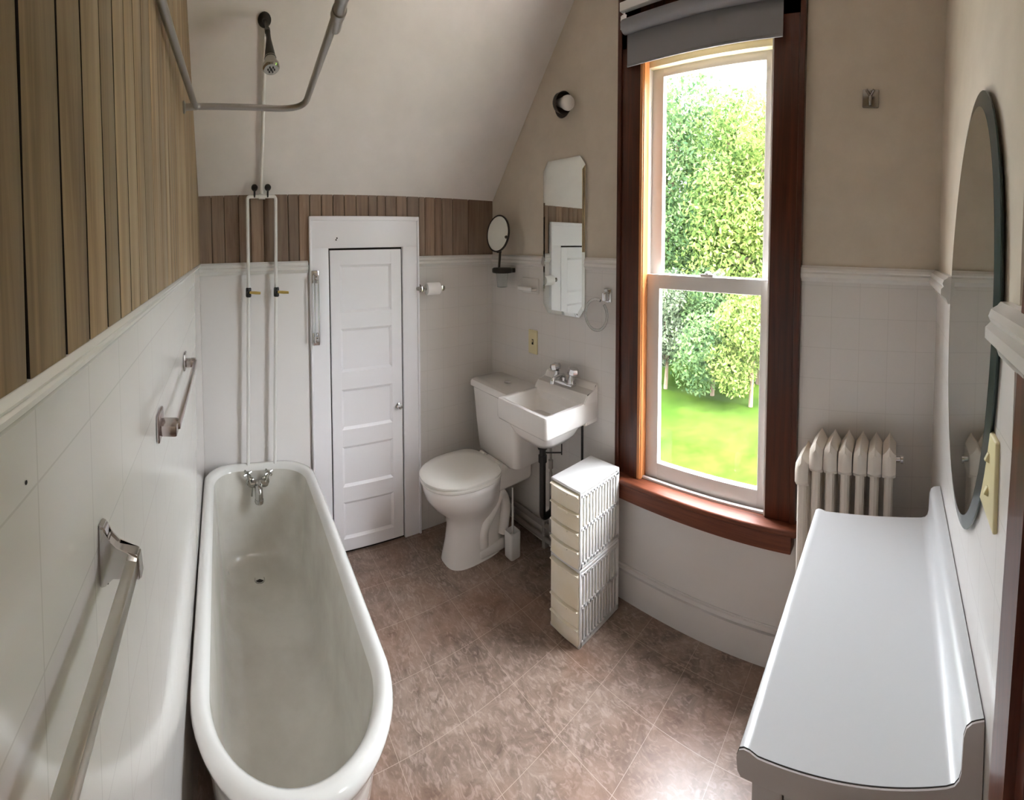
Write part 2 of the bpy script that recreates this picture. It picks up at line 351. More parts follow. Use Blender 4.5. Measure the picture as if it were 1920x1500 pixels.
bm = B(); box(bm, -0.1, W + 0.1, D, D + 0.1, 0, HS + 0.02); wb_ = mk('wall_back', bm, PAINTL, kind=K)
bm = B()
edges = [0.0, 0.072, 0.138, 0.212, 0.273, 0.342, 0.398, 0.469, 0.525, 0.585, 0.648, 0.712, 0.775, 0.841, 0.912, 0.962, 1.012, 1.077, 1.143, 1.219, 1.257, 1.321, 1.371, 1.444, 1.555, W]
for a, b_ in zip(edges, edges[1:]):
    box(bm, a + 0.001, b_ - 0.001, D - 0.007, D + 0.01, 1.645 if 0.58 < (a + b_) / 2 < 1.2 else 1.44, HS + 0.01, 0.0025, 1)
mk('board_paneling', bm, BOARDSB, wb_, label='brown vertical boards between chair rail and sloped ceiling')
bm = B(); box(bm, 0, W, D - 0.001, D + 0.005, 1.43, HS); mk('board_gap', bm, DARKGAP, wb_)
bm = B(); box(bm, 1.2, W, D - 0.004, D + 0.01, 0, 1.41); mk('tile', bm, TILE_X, wb_)
bm = B(); extrude(bm, [(D - d, CAPZ + z) for d, z in rail_prof(h=0.055)], 'x', 1.2, W); mk('chair_rail', bm, CAPM, wb_)
bm = B(); box(bm, 0.004, 0.565, D - 0.012, D + 0.01, 0, 1.405, 0.002); mk('surround_panel', bm, PANELM, wb_, label='smooth white surround panel behind the tub')
bm = B(); extrude(bm, [(D - 0.008 - d, 1.452 + z) for d, z in rail_prof(h=0.058)], 'x', 0.0, 0.568); mk('chair_rail', bm, CAPM, wb_, label='white cap over the surround panel')

# right wall with the window opening
WY0, WY1, WZ0, WZ1 = 0.645, 1.255, 0.55, 2.33
T = 0.14
bm = B()
box(bm, W, W + T, -0.1, D + 0.1, -0.02, WZ0); box(bm, W, W + T, -0.1, D + 0.1, WZ1, ZC + 0.05)
box(bm, W, W + T, -0.1, WY0, WZ0, WZ1); box(bm, W, W + T, WY1, D + 0.1, WZ0, WZ1)
wr_ = mk('wall_right', bm, PLASTER, kind=K)
bm = B(); box(bm, W - 0.004, W + 0.01, 1.37, D, 0, 1.41); box(bm, W - 0.004, W + 0.01, 0, 0.524, 0, 1.41); mk('tile', bm, TILE_Y, wr_)
bm = B(); box(bm, W - 0.004, W + 0.01, 0.524, 1.37, 0.15, 0.56); mk('painted_apron', bm, PAINTL, wr_, label='smooth painted wall under the window')
bm = B()
for a, b_ in ((0.0, 0.524), (1.372, 1.585), (1.897, D)):
    extrude(bm, [(W - d, CAPZ + 0.0 + z) for d, z in rail_prof(h=0.055)], 'y', a, b_)
mk('chair_rail', bm, CAPM, wr_)
bm = B(); extrude(bm, [(W, 0), (W - 0.020, 0), (W - 0.020, 0.122), (W - 0.011, 0.124), (W - 0.011, 0.127), (W - 0.017, 0.130), (W - 0.015, 0.144), (W - 0.008, 0.146), (W - 0.008, 0.149), (W, 0.150)], 'y', 0.0, 1.50)
mk('baseboard_right', bm, PAINTL, kind=K)

# front wall with the large mirror; the doorway the photo is taken from is left of it
bm = B(); box(bm, 0.66, W, -0.1, 0, 0, ZC); box(bm, -0.9, 0.66, -0.1, 0, 2.12, ZC); wf_ = mk('wall_front', bm, PLASTER, kind=K)
bm = B(); box(bm, 0.66, W, -0.01, 0.004, 0, 1.405); mk('tile', bm, TILE_X, wf_)
bm = B()
for a, b_ in ((0.50, 0.705), (1.30, W)):
    extrude(bm, [(d * 1.5, CAPZ + z * 1.15) for d, z in rail_prof(h=0.060)], 'x', a, b_)
mk('chair_rail', bm, CAPM, wf_, label='moulded white cap, cut where the oval mirror hangs')
# hall behind the camera
bm = B(); box(bm, -0.9, W, -1.8, -1.7, 0, ZC); box(bm, -1.0, -0.9, -1.8, 0.1, 0, ZC); box(bm, 1.3, 1.4, -1.7, -0.1, 0, ZC); box(bm, -0.9, -0.1, 0.0, 0.1, 0, ZC)
mk('wall_hall', bm, PLASTER, kind=K)
# leaning stained casing of the doorway
bm = B()
def lean(x, z): return x - (z - 0.8) * 0.125
for (a, b_, y1) in ((0.63, 0.682, 0.016), (0.60, 0.632, 0.024), (0.575, 0.60, 0.010)):
    vv = [bm.verts.new((lean(x_, z_), y_, z_)) for x_ in (a, b_) for y_ in (-0.1, y1) for z_ in (0.0, 2.2)]
    for f in [(0, 1, 3, 2), (4, 6, 7, 5), (0, 4, 5, 1), (2, 3, 7, 6), (0, 2, 6, 4), (1, 5, 7, 3)]: bm.faces.new([vv[i] for i in f])
mk('trim_1', bm, DOORWOOD, kind=K)

# ------------------------------------------------------------------ window
win = thing('window_1', None, None, (W, 0.95, WZ0)); win['kind'] = K
bm = B()
box(bm, W - 0.022, W + 0.004, 1.252, 1.378, 0.55, 2.60, 0.004); box(bm, W - 0.022, W + 0.004, 0.522, 0.648, 0.55, 2.60, 0.004)
box(bm, W - 0.022, W + 0.004, 0.522, 1.378, 2.315, 2.60, 0.004)
box(bm, W - 0.030, W - 0.018, 1.356, 1.378, 0.55, 2.60, 0.003); box(bm, W - 0.030, W - 0.018, 0.522, 0.544, 0.55, 2.60, 0.003)
mk('casing', bm, MAHOG, win, label='dark stained window casing')
bm = B(); box(bm, W - 0.018, W + 0.022, 1.236, 1.256, 0.55, 2.32); box(bm, W - 0.024, W - 0.010, 1.240, 1.256, 0.55, 2.32, 0.002); mk('jamb', bm, JAMBWOOD, win, label='orange wood jamb strip')
bm = B(); box(bm, W - 0.012, W + 0.10, 0.644, 0.656, 0.55, 2.32); box(bm, W + 0.03, W + 0.10, 1.243, 1.255, 0.55, 2.32); mk('jamb_liner', bm, SASHM, win)
bm = B(); box(bm, W - 0.075, W + 0.10, 0.505, 1.395, 0.528, 0.552, 0.008, 3); box(bm, W - 0.024, W, 0.530, 1.37, 0.455, 0.53, 0.004)
bm2 = B(); box(bm2, W - 0.068, W, 0.520, 1.380, 0.455, 0.530, 0.003)
bmesh.ops.delete(bm2, geom=list(bm2.verts), context='VERTS'); bm2.free()
box(bm, W - 0.062, W - 0.002, 0.528, 1.372, 0.462, 0.53, 0.004)
mk('window_sill', bm, MAHOG_Y, win, label='stained window sill with apron')
bm = B(); box(bm, W - 0.01, W + 0.08, WY0 - 0.01, WY1 + 0.01, 2.262, WZ1, 0.004); box(bm, W + 0.025, W + 0.06, 0.65, 1.25, 2.236, 2.28, 0.004)
mk('window_head', bm, SASHC, win, label='cream painted window head')
def sash(name, xa, xb, y0, y1, z0, z1, st, rt, rb, sl=None):
    sl = sl or st
    bm = B(); box(bm, xa, xb, y0, y0 + st, z0, z1, 0.003); box(bm, xa, xb, y1 - sl, y1, z0, z1, 0.003)
    box(bm, xa, xb, y0 + st - .002, y1 - sl + .002, z0, z0 + rb, 0.003); box(bm, xa, xb, y0 + st - .002, y1 - sl + .002, z1 - rt, z1, 0.003)
    s = mk(name, bm, SASHM, win)
    g = B(); box(g, (xa + xb) / 2 - .002, (xa + xb) / 2 + .002, y0 + st - .004, y1 - sl + .004, z0 + rb - .004, z1 - rt + .004); mk('pane', g, GLASS, s, smooth=0)
    return s
sash('upper_sash', W + 0.062, W + 0.092, 0.652, 1.248, 1.345, 2.248, 0.052, 0.044, 0.055, 0.062)
lo = sash('lower_sash', W + 0.022, W + 0.052, 0.655, 1.238, 0.552, 1.400, 0.041, 0.058, 0.070, 0.066)
bm = B(); box(bm, W + 0.004, W + 0.024, 0.90, 0.96, 1.400, 1.412, 0.003); lathe(bm, [(0.014, 0), (0.014, 0.006), (0.006, 0.012)], (W + 0.02, 0.93, 1.41), (0, 0, 1), 12); mk('sash_lock', bm, SASHM, lo)

# roller shade and the second rail above it
sh = thing('roller_shade', 'grey roller shade pulled a little way down over the tall window', 'window shade', (W - 0.06, 0.955, 2.22))
bm = B(); tube(bm, [(W - 0.062, 0.603, 2.386), (W - 0.062, 1.318, 2.386)], 0.030, 20); mk('roller', bm, SHADEF, sh)
bm = B(); box(bm, W - 0.046, W - 0.0445, 0.606, 1.312, 2.236, 2.386); box(bm, W - 0.049, W - 0.042, 0.606, 1.312, 2.232, 2.243, 0.002); mk('fabric', bm, SHADEF, sh)
for y_ in (1.318, 0.597):
    bm = B(); box(bm, W - 0.082, W - 0.02, y_, y_ + .006, 2.37, 2.41); mk('bracket', bm, CHROME, sh)
cr_ = thing('curtain_rail', 'white slatted curtain rail above the grey roller shade', 'curtain rail', (W - 0.06, 0.95, 2.44))
bm = B(); box(bm, W - 0.072, W - 0.045, 0.56, 1.338, 2.449, 2.485, 0.003); mk('rail', bm, PIPEW, cr_)
bm = B(); box(bm, W - 0.066, W - 0.02, 1.312, 1.330, 2.425, 2.436, 0.001); box(bm, W - 0.060, W - 0.052, 1.314, 1.326, 2.43, 2.452); box(bm, W - 0.072, W - 0.064, 1.300, 1.332, 2.405, 2.430, 0.002); mk('bracket', bm, CHROME, cr_)

# ------------------------------------------------------------------ low panelled door in the back wall
dr = thing('door_1', None, None, (0.89, D, 0)); dr['kind'] = K
bm = B()
def panel_leaf(bm, x0, x1, z0, z1, yf, pans, dep=0.009):
    xs = (0.742, 1.036)
    box(bm, x0, xs[0], yf, yf + 0.03, z0, z1, 0.001, 1); box(bm, xs[1], x1, yf, yf + 0.03, z0, z1, 0.001, 1)
    zz = [z0] + [v for p in pans for v in p] + [z1]
    for a, b_ in zip(zz[::2], zz[1::2]): box(bm, xs[0] - .001, xs[1] + .001, yf, yf + 0.03, a, b_, 0.001, 1)
    box(bm, xs[0] - .01, xs[1] + .01, yf + dep, yf + 0.028, z0 + .01, z1 - .01)
    for a, b_ in pans:   # sloped moulding inside each panel
        o = [(xs[0], a), (xs[1], a), (xs[1], b_), (xs[0], b_)]; s = 0.012
        i = [(xs[0] + s, a + s), (xs[1] - s, a + s), (xs[1] - s, b_ - s), (xs[0] + s, b_ - s)]
        vo = [bm.verts.new((p[0], yf + 0.001, p[1])) for p in o]; vi = [bm.verts.new((p[0], yf + dep - .0005, p[1])) for p in i]
        for k in range(4): bm.faces.new((vo[k], vo[(k + 1) % 4], vi[(k + 1) % 4], vi[k]))
panel_leaf(bm, 0.688, 1.098, 0.014, 1.498, D - 0.016, [(0.075, 0.258), (0.335, 0.535), (0.62, 0.818), (0.905, 1.115), (1.195, 1.425)])
leaf = mk('door_leaf', bm, PAINTW, dr, label='white five panel door leaf')
bm = B(); lathe(bm, [(0.015, 0), (0.015, 0.003), (0.006, 0.006), (0.006, 0.014), (0.013, 0.022), (0.012, 0.03), (0.0, 0.034)], (1.073, D - 0.016, 0.70), (0, -1, 0), 18); mk('knob', bm, CHROME, leaf)
bm = B(); box(bm, 0.580, 0.680, D - 0.020, D + 0.01, 0, 1.512, 0.003); box(bm, 1.106, 1.205, D - 0.020, D + 0.01, 0, 1.512, 0.003); box(bm, 0.580, 1.205, D - 0.020, D + 0.01, 1.508, 1.648, 0.003)
box(bm, 0.576, 1.209, D - 0.028, D + 0.01, 1.640, 1.662, 0.004); box(bm, 0.576, 0.588, D - 0.028, D + 0.01, 0, 1.65, 0.003); box(bm, 1.196, 1.209, D - 0.028, D + 0.01, 0, 1.65, 0.003)
cas = mk('door_casing', bm, PAINTW, dr)
bm = B(); box(bm, 0.679, 1.107, D - 0.004, D + 0.002, 0, 1.512); mk('door_gap', bm, DARKGAP, dr)
bm = B()
for px_, pz_ in ((0.722, 1.548), (0.727, 1.556)): lathe(bm, [(0.004, 0), (0.003, 0.001), (0, 0.0012)], (px_, D - 0.020, pz_), (0, -1, 0), 8)
mk('screw_hole', bm, DARKGAP, dr)

# ------------------------------------------------------------------ bathtub
tub = thing('bathtub', 'white enamel roll-rim bathtub running along the tiled wall', 'bathtub', (0.28, 1.67, 0))
TZ = 0.52
def tub_ring(inset, z, far=0.0, near=0.0, n=96):
    """plan outline: half round at the near end, rounded square at the far end; inset from the rim's outer edge"""
    x0, x1, y0, y1 = 0.006 + inset, 0.552 - inset, 0.962 + inset + near, 2.362 - inset - far
    xn = 0.020    # narrows toward the round end
    out = []
    cxm = (x0 + x1) / 2; hw = (x1 - x0) / 2; rn = hw - xn * 0.5; rf = min(0.15, hw * 0.6)
    pts = []
    for k in range(33):          # near half ellipse, from the right over the front to the left
        t = -k * PI / 32; pts.append((cxm - 0.008 + (hw - xn * 0.6) * math.cos(t), y0 + rn * 1.02 + rn * 1.02 * math.sin(t)))
    for k in range(1, 13):
        f = k / 12; ease = math.sin(f * PI / 2)
        pts.append((pts[32][0] + (x0 - pts[32][0]) * ease, pts[32][1] + (y1 - rf - pts[32][1]) * f))
    for k in range(1, 13):
        t = PI - k * PI / 2 / 12; pts.append((x0 + rf + rf * math.cos(t), y1 - rf + rf * math.sin(t)))
    for k in range(1, 9): pts.append((x0 + rf + (x1 - rf - x0 - rf) * k / 8, y1))
    for k in range(1, 13):
        t = PI / 2 - k * PI / 2 / 12; pts.append((x1 - rf + rf * math.cos(t), y1 - rf + rf * math.sin(t)))
    for k in range(1, 12):
        f = k / 12; ease = 1 - math.cos(f * PI / 2)
        pts.append((x1 + (pts[0][0] - x1) * ease, y1 - rf + (pts[0][1] - y1 + rf) * f))
    return [(p[0], p[1], z) for p in pts]
# from outer bottom, up the outside, over the rolled rim and down the inside
prof = [(0.150, 0.085, .05, .10), (0.105, 0.092, .03, .06), (0.075, 0.13, .02, .04), (0.055, 0.25, .01, .02), (0.040, 0.40, 0, 0), (0.032, 0.462, 0, 0), (0.016, 0.470, 0, 0),
        (0.004, 0.482, 0, 0), (0.0, 0.497, 0, 0), (0.004, 0.511, 0, 0), (0.015, 0.520, 0, 0), (0.030, 0.520, 0, 0), (0.042, 0.512, 0, 0), (0.050, 0.498, 0, 0), (0.056, 0.46, 0, 0.006),
        (0.064, 0.36, 0.004, .03), (0.072, 0.25, .01, .07), (0.083, 0.17, .02, .12), (0.100, 0.128, .03, .17), (0.125, 0.108, .045, .20), (0.165, 0.100, .06, .23)]
bm = B(); loft(bm, [tub_ring(a, z, f, nr) for a, z, f, nr in prof[:14]], True, False)
mk('shell', bm, ENAMEL, tub, smooth=60)
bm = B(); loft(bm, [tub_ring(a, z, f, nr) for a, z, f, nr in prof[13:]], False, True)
basin = mk('basin', bm, noise_col(mat('shaded_enamel', srgb(200, 197, 184), 0.2, coat=0.3), srgb(190, 187, 178), srgb(206, 204, 196), ns=4)[0], tub, smooth=60, label='inside of the tub, enamel greyed for shade')  # basin coloured greyer than the shell to stand in for shade inside the tub
bm = B(); lathe(bm, [(0.026, 0.0), (0.025, 0.003), (0.021, 0.003), (0.020, 0.0006), (0, 0.0006)], (0.262, 2.15, 0.1003), (0, 0, 1), 20)
drn = mk('drain', bm, CHROME, tub)
bm = B(); lathe(bm, [(0.0195, 0), (0.0, 0.0012)], (0.262, 2.15, 0.1010), (0, 0, 1), 16); mk('drain_hole', bm, RUBBER, drn)
for fx, fy, sx_ in ((0.13, 1.28, -1), (0.43, 1.28, 1), (0.13, 2.18, -1), (0.43, 2.18, 1)):
    bm = B(); tube(bm, [(fx, fy, 0.11), (fx + .035 * sx_, fy, 0.085), (fx + .05 * sx_, fy, 0.045), (fx + .045 * sx_, fy, 0.012)], [0.03, 0.026, 0.017, 0.022], 10); lathe(bm, [(0.026, 0), (0.028, 0.012), (0.015, 0.03)], (fx + .045 * sx_, fy, 0), (0, 0, 1), 12); mk('foot', bm, ENAMEL, tub)

fc = thing('tub_faucet', 'chrome two-handle faucet on the far end of the bathtub', 'faucet', (0.275, 2.30, 0.44))
yw = 2.302
bm = B(); tube(bm, [(0.238, yw - .020, 0.452), (0.312, yw - .020, 0.452)], 0.017, 14)
for x_ in (0.238, 0.312): lathe(bm, [(0.022, 0), (0.022, .006), (0.015, .010), (0.015, 0.03)], (x_, yw + 0.004, 0.452), (0, -1, 0), 14)
mk('body', bm, CHROMED, fc)
bm = B(); tube(bm, fillet([(0.275, yw - .025, 0.450), (0.275, yw - 0.062, 0.446), (0.275, yw - 0.068, 0.395)], 0.03), [0.020] * 8 + [0.019], 14); lathe(bm, [(0.021, 0), (0.023, .008), (0.021, .018)], (0.275, yw - 0.067, 0.388), (0, 0, 1), 14); mk('spout', bm, CHROMED, fc)
bm = B(); tube(bm, [(0.243, yw - .02, 0.44), (0.240, yw - .03, 0.400)], 0.005, 8); mk('diverter', bm, CHROMED, fc)
for x_, tilt in ((0.240, -0.018), (0.310, 0.018)):
    bm = B(); hx, hy, hz = x_ + tilt, yw - 0.030, 0.505
    tube(bm, [(x_, yw - .022, 0.455), (hx, hy, hz)], 0.008, 10)
    for a in range(4):
        t = a * PI / 2 + 0.6; ex, ey = 0.020 * math.cos(t), 0.020 * math.sin(t)
        tube(bm, [(hx, hy, hz), (hx + ex, hy + ey * 0.8, hz + ey * 0.3)], [0.005, 0.0055], 8)
        lathe(bm, [(0.0, -0.006), (0.006, -.002), (0.006, .003), (0, .006)], (hx + ex, hy + ey * .8, hz + ey * .3), (ex, ey * .8, ey * .3), 8)
    lathe(bm, [(0.008, 0), (0.008, .008), (0, .011)], (hx, hy, hz), (0, -0.5, 1), 10)
    mk('cross_handle', bm, CHROMED, fc)

# exposed shower riser
sh_ = thing('shower_riser', 'white exposed shower pipes with brass-handled valves and a black shower head', 'shower', (0.315, D - 0.05, 0.5))
yp = D - 0.052
bm = B(); tube(bm, fillet([(0.224, yp, 0.30), (0.252, yp, 1.33), (0.256, yp, 1.752), (0.400, yp, 1.752), (0.392, yp, 1.33), (0.362, yp, 0.30)], [.02, .016, .016, .02]), 0.0085, 12); mk('supply_pipe', bm, PIPEW, sh_)
off = 0.020
def on_slope(x_, z_, d): 
    n_ = Vector((0, -SLOPE, -1)).normalized(); return Vector((x_, slope_y(z_), z_)) + n_ * d
bm = B(); tube(bm, [(0.330, yp, 1.752), tuple(on_slope(0.328, 1.80, off)), tuple(on_slope(0.318, 2.325, off))], 0.0085, 12); lathe(bm, [(0.013, -0.016), (0.013, 0.016)], (0.330, yp, 1.752), (1, 0, 0), 12); mk('riser_pipe', bm, PIPEW, sh_)
for i_, (x_, z_) in enumerate(((0.2515, 1.316), (0.394, 1.314))):
    bm = B(); lathe(bm, [(0.011, -0.022), (0.014, -0.018), (0.014, 0.018), (0.011, 0.022)], (x_, yp, z_), (0.03, 0, 1), 14); tube(bm, [(x_, yp, z_), (x_, yp - 0.030, z_)], 0.009, 12); v_ = mk('valve', bm, BLACK, sh_)
    bm = B(); tube(bm, [(x_ + 0.004, yp - 0.026, z_ + .002), (x_ + 0.03, yp - 0.030, z_), (x_ + 0.058, yp - 0.030, z_ - 0.002)], [0.006, 0.007, 0.006], 10); mk('lever', bm, BRASS, v_)
for x_ in (0.292, 0.359):
    bm = B(); tube(bm, [(x_, yp - .004, 1.748), (x_, yp - 0.014, 1.776)], 0.0048, 10); lathe(bm, [(0.0, -0.010), (0.012, -0.009), (0.016, -.004), (0.016, .004), (0.011, 0.009), (0, .010)], (x_, yp - 0.018, 1.790), (0, -1, 0.25), 16); mk('stop_knob', bm, BLACK, sh_)
fl = on_slope(0.314, 2.345, 0.0); nn = Vector((0, -SLOPE, -1)).normalized()
bm = B(); lathe(bm, [(0.027, 0.0), (0.027, 0.008), (0.020, 0.016), (0.012, 0.022)], tuple(fl), tuple(nn), 20); mk('flange', bm, BLACK, sh_)
h0 = fl + nn * 0.018; h1 = Vector((0.316, h0.y - 0.045, h0.z - 0.035)); h2 = Vector((0.317, h1.y - 0.045, h1.z - 0.07)); h3 = Vector((0.318, h2.y - .016, h2.z - 0.045))
bm = B(); tube(bm, fillet([h0, h1, h2], 0.02), 0.0075, 12); tube(bm, [h1.lerp(h2, .3), h1.lerp(h2, .5)], 0.011, 12); mk('shower_arm', bm, BLACK, sh_)
dv = (h3 - h2).normalized()
bm = B(); lathe(bm, [(0.009, -0.03), (0.010, 0.0), (0.021, 0.072), (0.023, 0.080)], tuple(h2), tuple(dv), 18); mk('head_cone', bm, BLACK, sh_)
bm = B(); lathe(bm, [(0.022, 0.074), (0.023, 0.092), (0.031, 0.104), (0.032, 0.118), (0.027, 0.124), (0, 0.124)], tuple(h2), tuple(dv), 22); hd = mk('shower_head', bm, CHROMED, sh_)
bm = B()
fcx = h2 + dv * 0.1242; uu, vv_ = frame_of(dv, Vector((1, 0, 0)))
for k in range(6): lathe(bm, [(0.0035, 0), (0.0025, 0.003)], tuple(fcx + (uu * math.cos(k * PI / 3) + vv_ * math.sin(k * PI / 3)) * 0.012), tuple(dv), 8)
lathe(bm, [(0.005, 0), (0.004, 0.003)], tuple(fcx), tuple(dv), 8); mk('nozzle', bm, RUBBER, hd)

# shower curtain ring
rd = thing('shower_curtain_rod', 'grey metal shower curtain rod bent in a loop high over the tub', 'curtain rod', (0.2, 1.05, 1.93))
RZ = 1.93
bm = B(); loop = fillet([(0.019, 0.45, RZ), (0.019, 0.95, RZ), (0.046, 1.545, RZ), (0.402, 1.590, RZ), (0.350, 0.943, RZ), (0.33, 0.45, RZ)], [0.1, 0.02, 0.11, 0.1], 10); tube(bm, loop, 0.0095, 14); mk('rod', bm, ROD, rd)
bm = B(); tube(bm, [(0.3655, 1.045, RZ), (0.350, 0.943, RZ), (0.33, 0.45, RZ)], 0.0122, 14); mk('sleeve', bm, ROD, rd)
bm = B(); tube(bm, [(0.354, 0.985, RZ + .01), (0.345, 0.985, ZC)], 0.0025, 8); lathe(bm, [(0.015, -0.010), (0.015, 0.010)], (0.356, 0.985, RZ), (0.08, 1, 0), 14); mk('ceiling_support', bm, ROD, rd)
bm = B(); lathe(bm, [(0.018, 0), (0.018, 0.006), (0.011, 0.010), (0.010, 0.045)], (0.0065, 1.545, RZ), (1, 0, 0), 14); mk('wall_bracket', bm, ROD, rd)

# ------------------------------------------------------------------ bars on the tiled wall
gb = thing('towel_bar', 'short pinkish chrome grab bar above the far half of the tub', 'towel bar', (0.03, 1.13, 1.2))
def plate(bm, y, z, w=0.028, h=0.05): box(bm, 0.004, 0.010, y - w, y + w, z - h / 2, z + h / 2, 0.003)
for (y_, z_) in ((0.880, 1.252), (1.380, 1.232)):
    bm = B(); box(bm, 0.004, 0.010, y_ - .026, y_ + .026, z_ - 0.020, z_ + 0.022, 0.003); box(bm, 0.009, 0.038, y_ - .020, y_ + .020, z_ - 0.012, z_ + 0.006, 0.004); mk('post', bm, CHROMEP, gb)
bm = B(); box(bm, -0.005, 0.005, -0.252, 0.252, -0.005, 0.005, 0.0015, 2, Matrix.Translation((0.037, 1.130, 1.241)) @ Matrix.Rotation(-0.040, 4, 'X')); mk('bar', bm, CHROMEP, gb)
CHROMEB = mat('brushed_chrome', (0.66, 0.64, 0.60), 0.3, 1.0)
tb = thing('towel_bar', 'long square chrome towel bar nearest the camera on the tiled wall', 'towel bar', (0.03, 0.35, 1.25))
for y_ in (0.525, 0.16):
    bm = B(); 
    cp_ = [(0.004, 1.302), (0.010, 1.300), (0.012, 1.290), (0.020, 1.284), (0.040, 1.281), (0.042, 1.262), (0.016, 1.262), (0.011, 1.253), (0.004, 1.250)]
    extrude(bm, cp_, 'y', y_ - 0.004, y_ + 0.010); bmesh.ops.bevel(bm, geom=list(bm.edges), offset=0.0015, segments=2, affect='EDGES'); mk('post', bm, CHROME, tb)
bm = B(); box(bm, 0.0285, 0.0385, 0.17, 0.527, 1.263, 1.277, 0.0012); mk('bar', bm, CHROMEB, tb)
db = thing('grab_bar', 'short vertical chrome bar on the white door casing', 'grab bar', (0.60, D - 0.03, 1.2))
for z_ in (1.375, 1.080):
    bm = B(); box(bm, 0.583, 0.622, D - 0.034, D - 0.020, z_ - 0.030, z_ + 0.030, 0.003); box(bm, 0.588, 0.617, D - 0.062, D - 0.03, z_ - 0.016, z_ + 0.016, 0.005); mk('bracket', bm, CHROME, db)
bm = B()
for x_ in (0.592, 0.613): tube(bm, [(x_, D - 0.058, 1.07), (x_, D - 0.058, 1.385)], 0.0042, 10)
mk('bar', bm, CHROME, db)

# toilet paper on the back wall
tp = thing('toilet_paper_holder', 'chrome toilet paper holder on the back wall right of the door', 'toilet paper holder', (1.26, D, 1.27))
for x_ in (1.205, 1.338):
    bm = B(); lathe(bm, [(0.026, 0), (0.026, .006), (0.018, .012), (0.012, .02), (0.011, 0.055), (0.014, .066), (0, .07)], (x_, D - .004, 1.292), (0, -1, 0), 18); mk('post', bm, CHROMED, tp)
bm = B(); tube(bm, [(1.205, D - 0.062, 1.292), (1.338, D - 0.062, 1.292)], 0.007, 12); mk('spindle', bm, CHROMED, tp)
rl = thing('toilet_paper_roll', 'small white paper roll on the chrome holder by the door', 'toilet paper', (1.275, D - 0.062, 1.27))
bm = B(); lathe(bm, [(0.009, 0.0), (0.031, 0.0), (0.032, 0.002), (0.032, 0.080), (0.031, 0.082), (0.009, 0.082), (0.009, 0.0)], (1.234, D - 0.062, 1.292), (1, 0, 0), 28); mk('paper', bm, PAPER, rl)

# ------------------------------------------------------------------ toilet
to = thing('toilet', 'white two-piece toilet with closed lid in the back corner', 'toilet', (1.40, 2.085, 0))
TY = 2.085
def egg(cx_, rx_f, rx_b, ry, z, cy_=TY, n=48, p=2.0, pb=0):
    out = []
    for k in range(n):
        t = 2 * PI * k / n; c, s = math.cos(t), math.sin(t)
        rx = rx_b if c > 0 else rx_f; q = max(p, pb) if c > 0 else p
        out.append((cx_ + rx * math.copysign(abs(c) ** (2 / q), c), cy_ + ry * math.copysign(abs(s) ** (2 / q), s), z))
    return out
bm = B(); loft(bm, [egg(1.37, .165, .19, .098, 0.0, p=3), egg(1.37, .162, .19, .094, 0.02, p=3), egg(1.37, .145, .19, .084, 0.10, p=2.8), egg(1.37, .138, .20, .084, 0.18, p=2.5),
    egg(1.37, .160, .20, .105, 0.235, p=2.3), egg(1.35, .205, .20, .142, 0.285), egg(1.335, .228, .205, .166, 0.335), egg(1.33, .236, .21, .175, 0.375), egg(1.33, .236, .21, .176, 0.395), egg(1.33, .228, .20, .168, 0.402)])
mk('bowl', bm, PORC, to, smooth=60)
# deck joining bowl and tank, and the raised trapway on the side
bm = B(); box(bm, 1.46, 1.735, TY - 0.105, TY + 0.105, 0.30, 0.418, 0.03, 4); mk('deck', bm, PORC, to, smooth=60)
bm = B()
for s in (-1, 1):
    yy = TY + s * 0.074
    tube(bm, fillet([(1.40, yy, 0.06), (1.40, yy, 0.15), (1.46, yy, 0.21), (1.515, yy, 0.30), (1.56, yy, 0.22), (1.535, yy, 0.08)], 0.045), 0.030, 12, sy=1.0)
mk('trapway', bm, PORC, to, smooth=60)
bm = B(); box(bm, 1.36, 1.57, TY - 0.098, TY + 0.098, 0, 0.055, 0.02, 3); mk('foot', bm, PORC, to, smooth=60)
bm = B(); loft(bm, [egg(1.315, .228, .18, .172, 0.404, p=2.1, pb=3.6), egg(1.315, .233, .185, .178, 0.409, p=2.1, pb=3.6), egg(1.315, .233, .185, .178, 0.418, p=2.1, pb=3.6), egg(1.315, .228, .18, .173, 0.422, p=2.1, pb=3.6)]); mk('seat', bm, SEATM, to, smooth=50)
bm = B(); loft(bm, [egg(1.315, .230, .18, .173, 0.425, p=2.1, pb=3.6), egg(1.315, .236, .185, .180, 0.429, p=2.1, pb=3.6), egg(1.315, .236, .185, .180, 0.436, p=2.1, pb=3.6), egg(1.315, .225, .178, .170, 0.444, p=2.1, pb=3.6), egg(1.315, .17, .14, .125, 0.448), egg(1.315, .06, .05, .05, 0.450)])
ld = mk('lid', bm, SEATM, to, smooth=50)
for s in (-1, 1):
    bm = B(); tube(bm, [(1.505, TY + s * 0.075 - .02, 0.434), (1.505, TY + s * 0.075 + .02, 0.434)], 0.011, 12); mk('hinge', bm, SEATM, ld)
def tank_ring(x0, x1, hy, z, r=0.035):
    pts = rrect(x0, x1, TY - hy, TY + hy, r, 6); return [(p[0] - (0.012 * (1 - ((p[1] - TY) / hy) ** 2) if p[0] < (x0 + x1) / 2 else 0), p[1], z) for p in pts]
bm = B(); loft(bm, [tank_ring(1.56, 1.730, 0.150, 0.412), tank_ring(1.545, 1.733, 0.185, 0.43), tank_ring(1.530, 1.734, 0.200, 0.60), tank_ring(1.520, 1.734, 0.212, 0.758)]); mk('tank', bm, PORC, to)
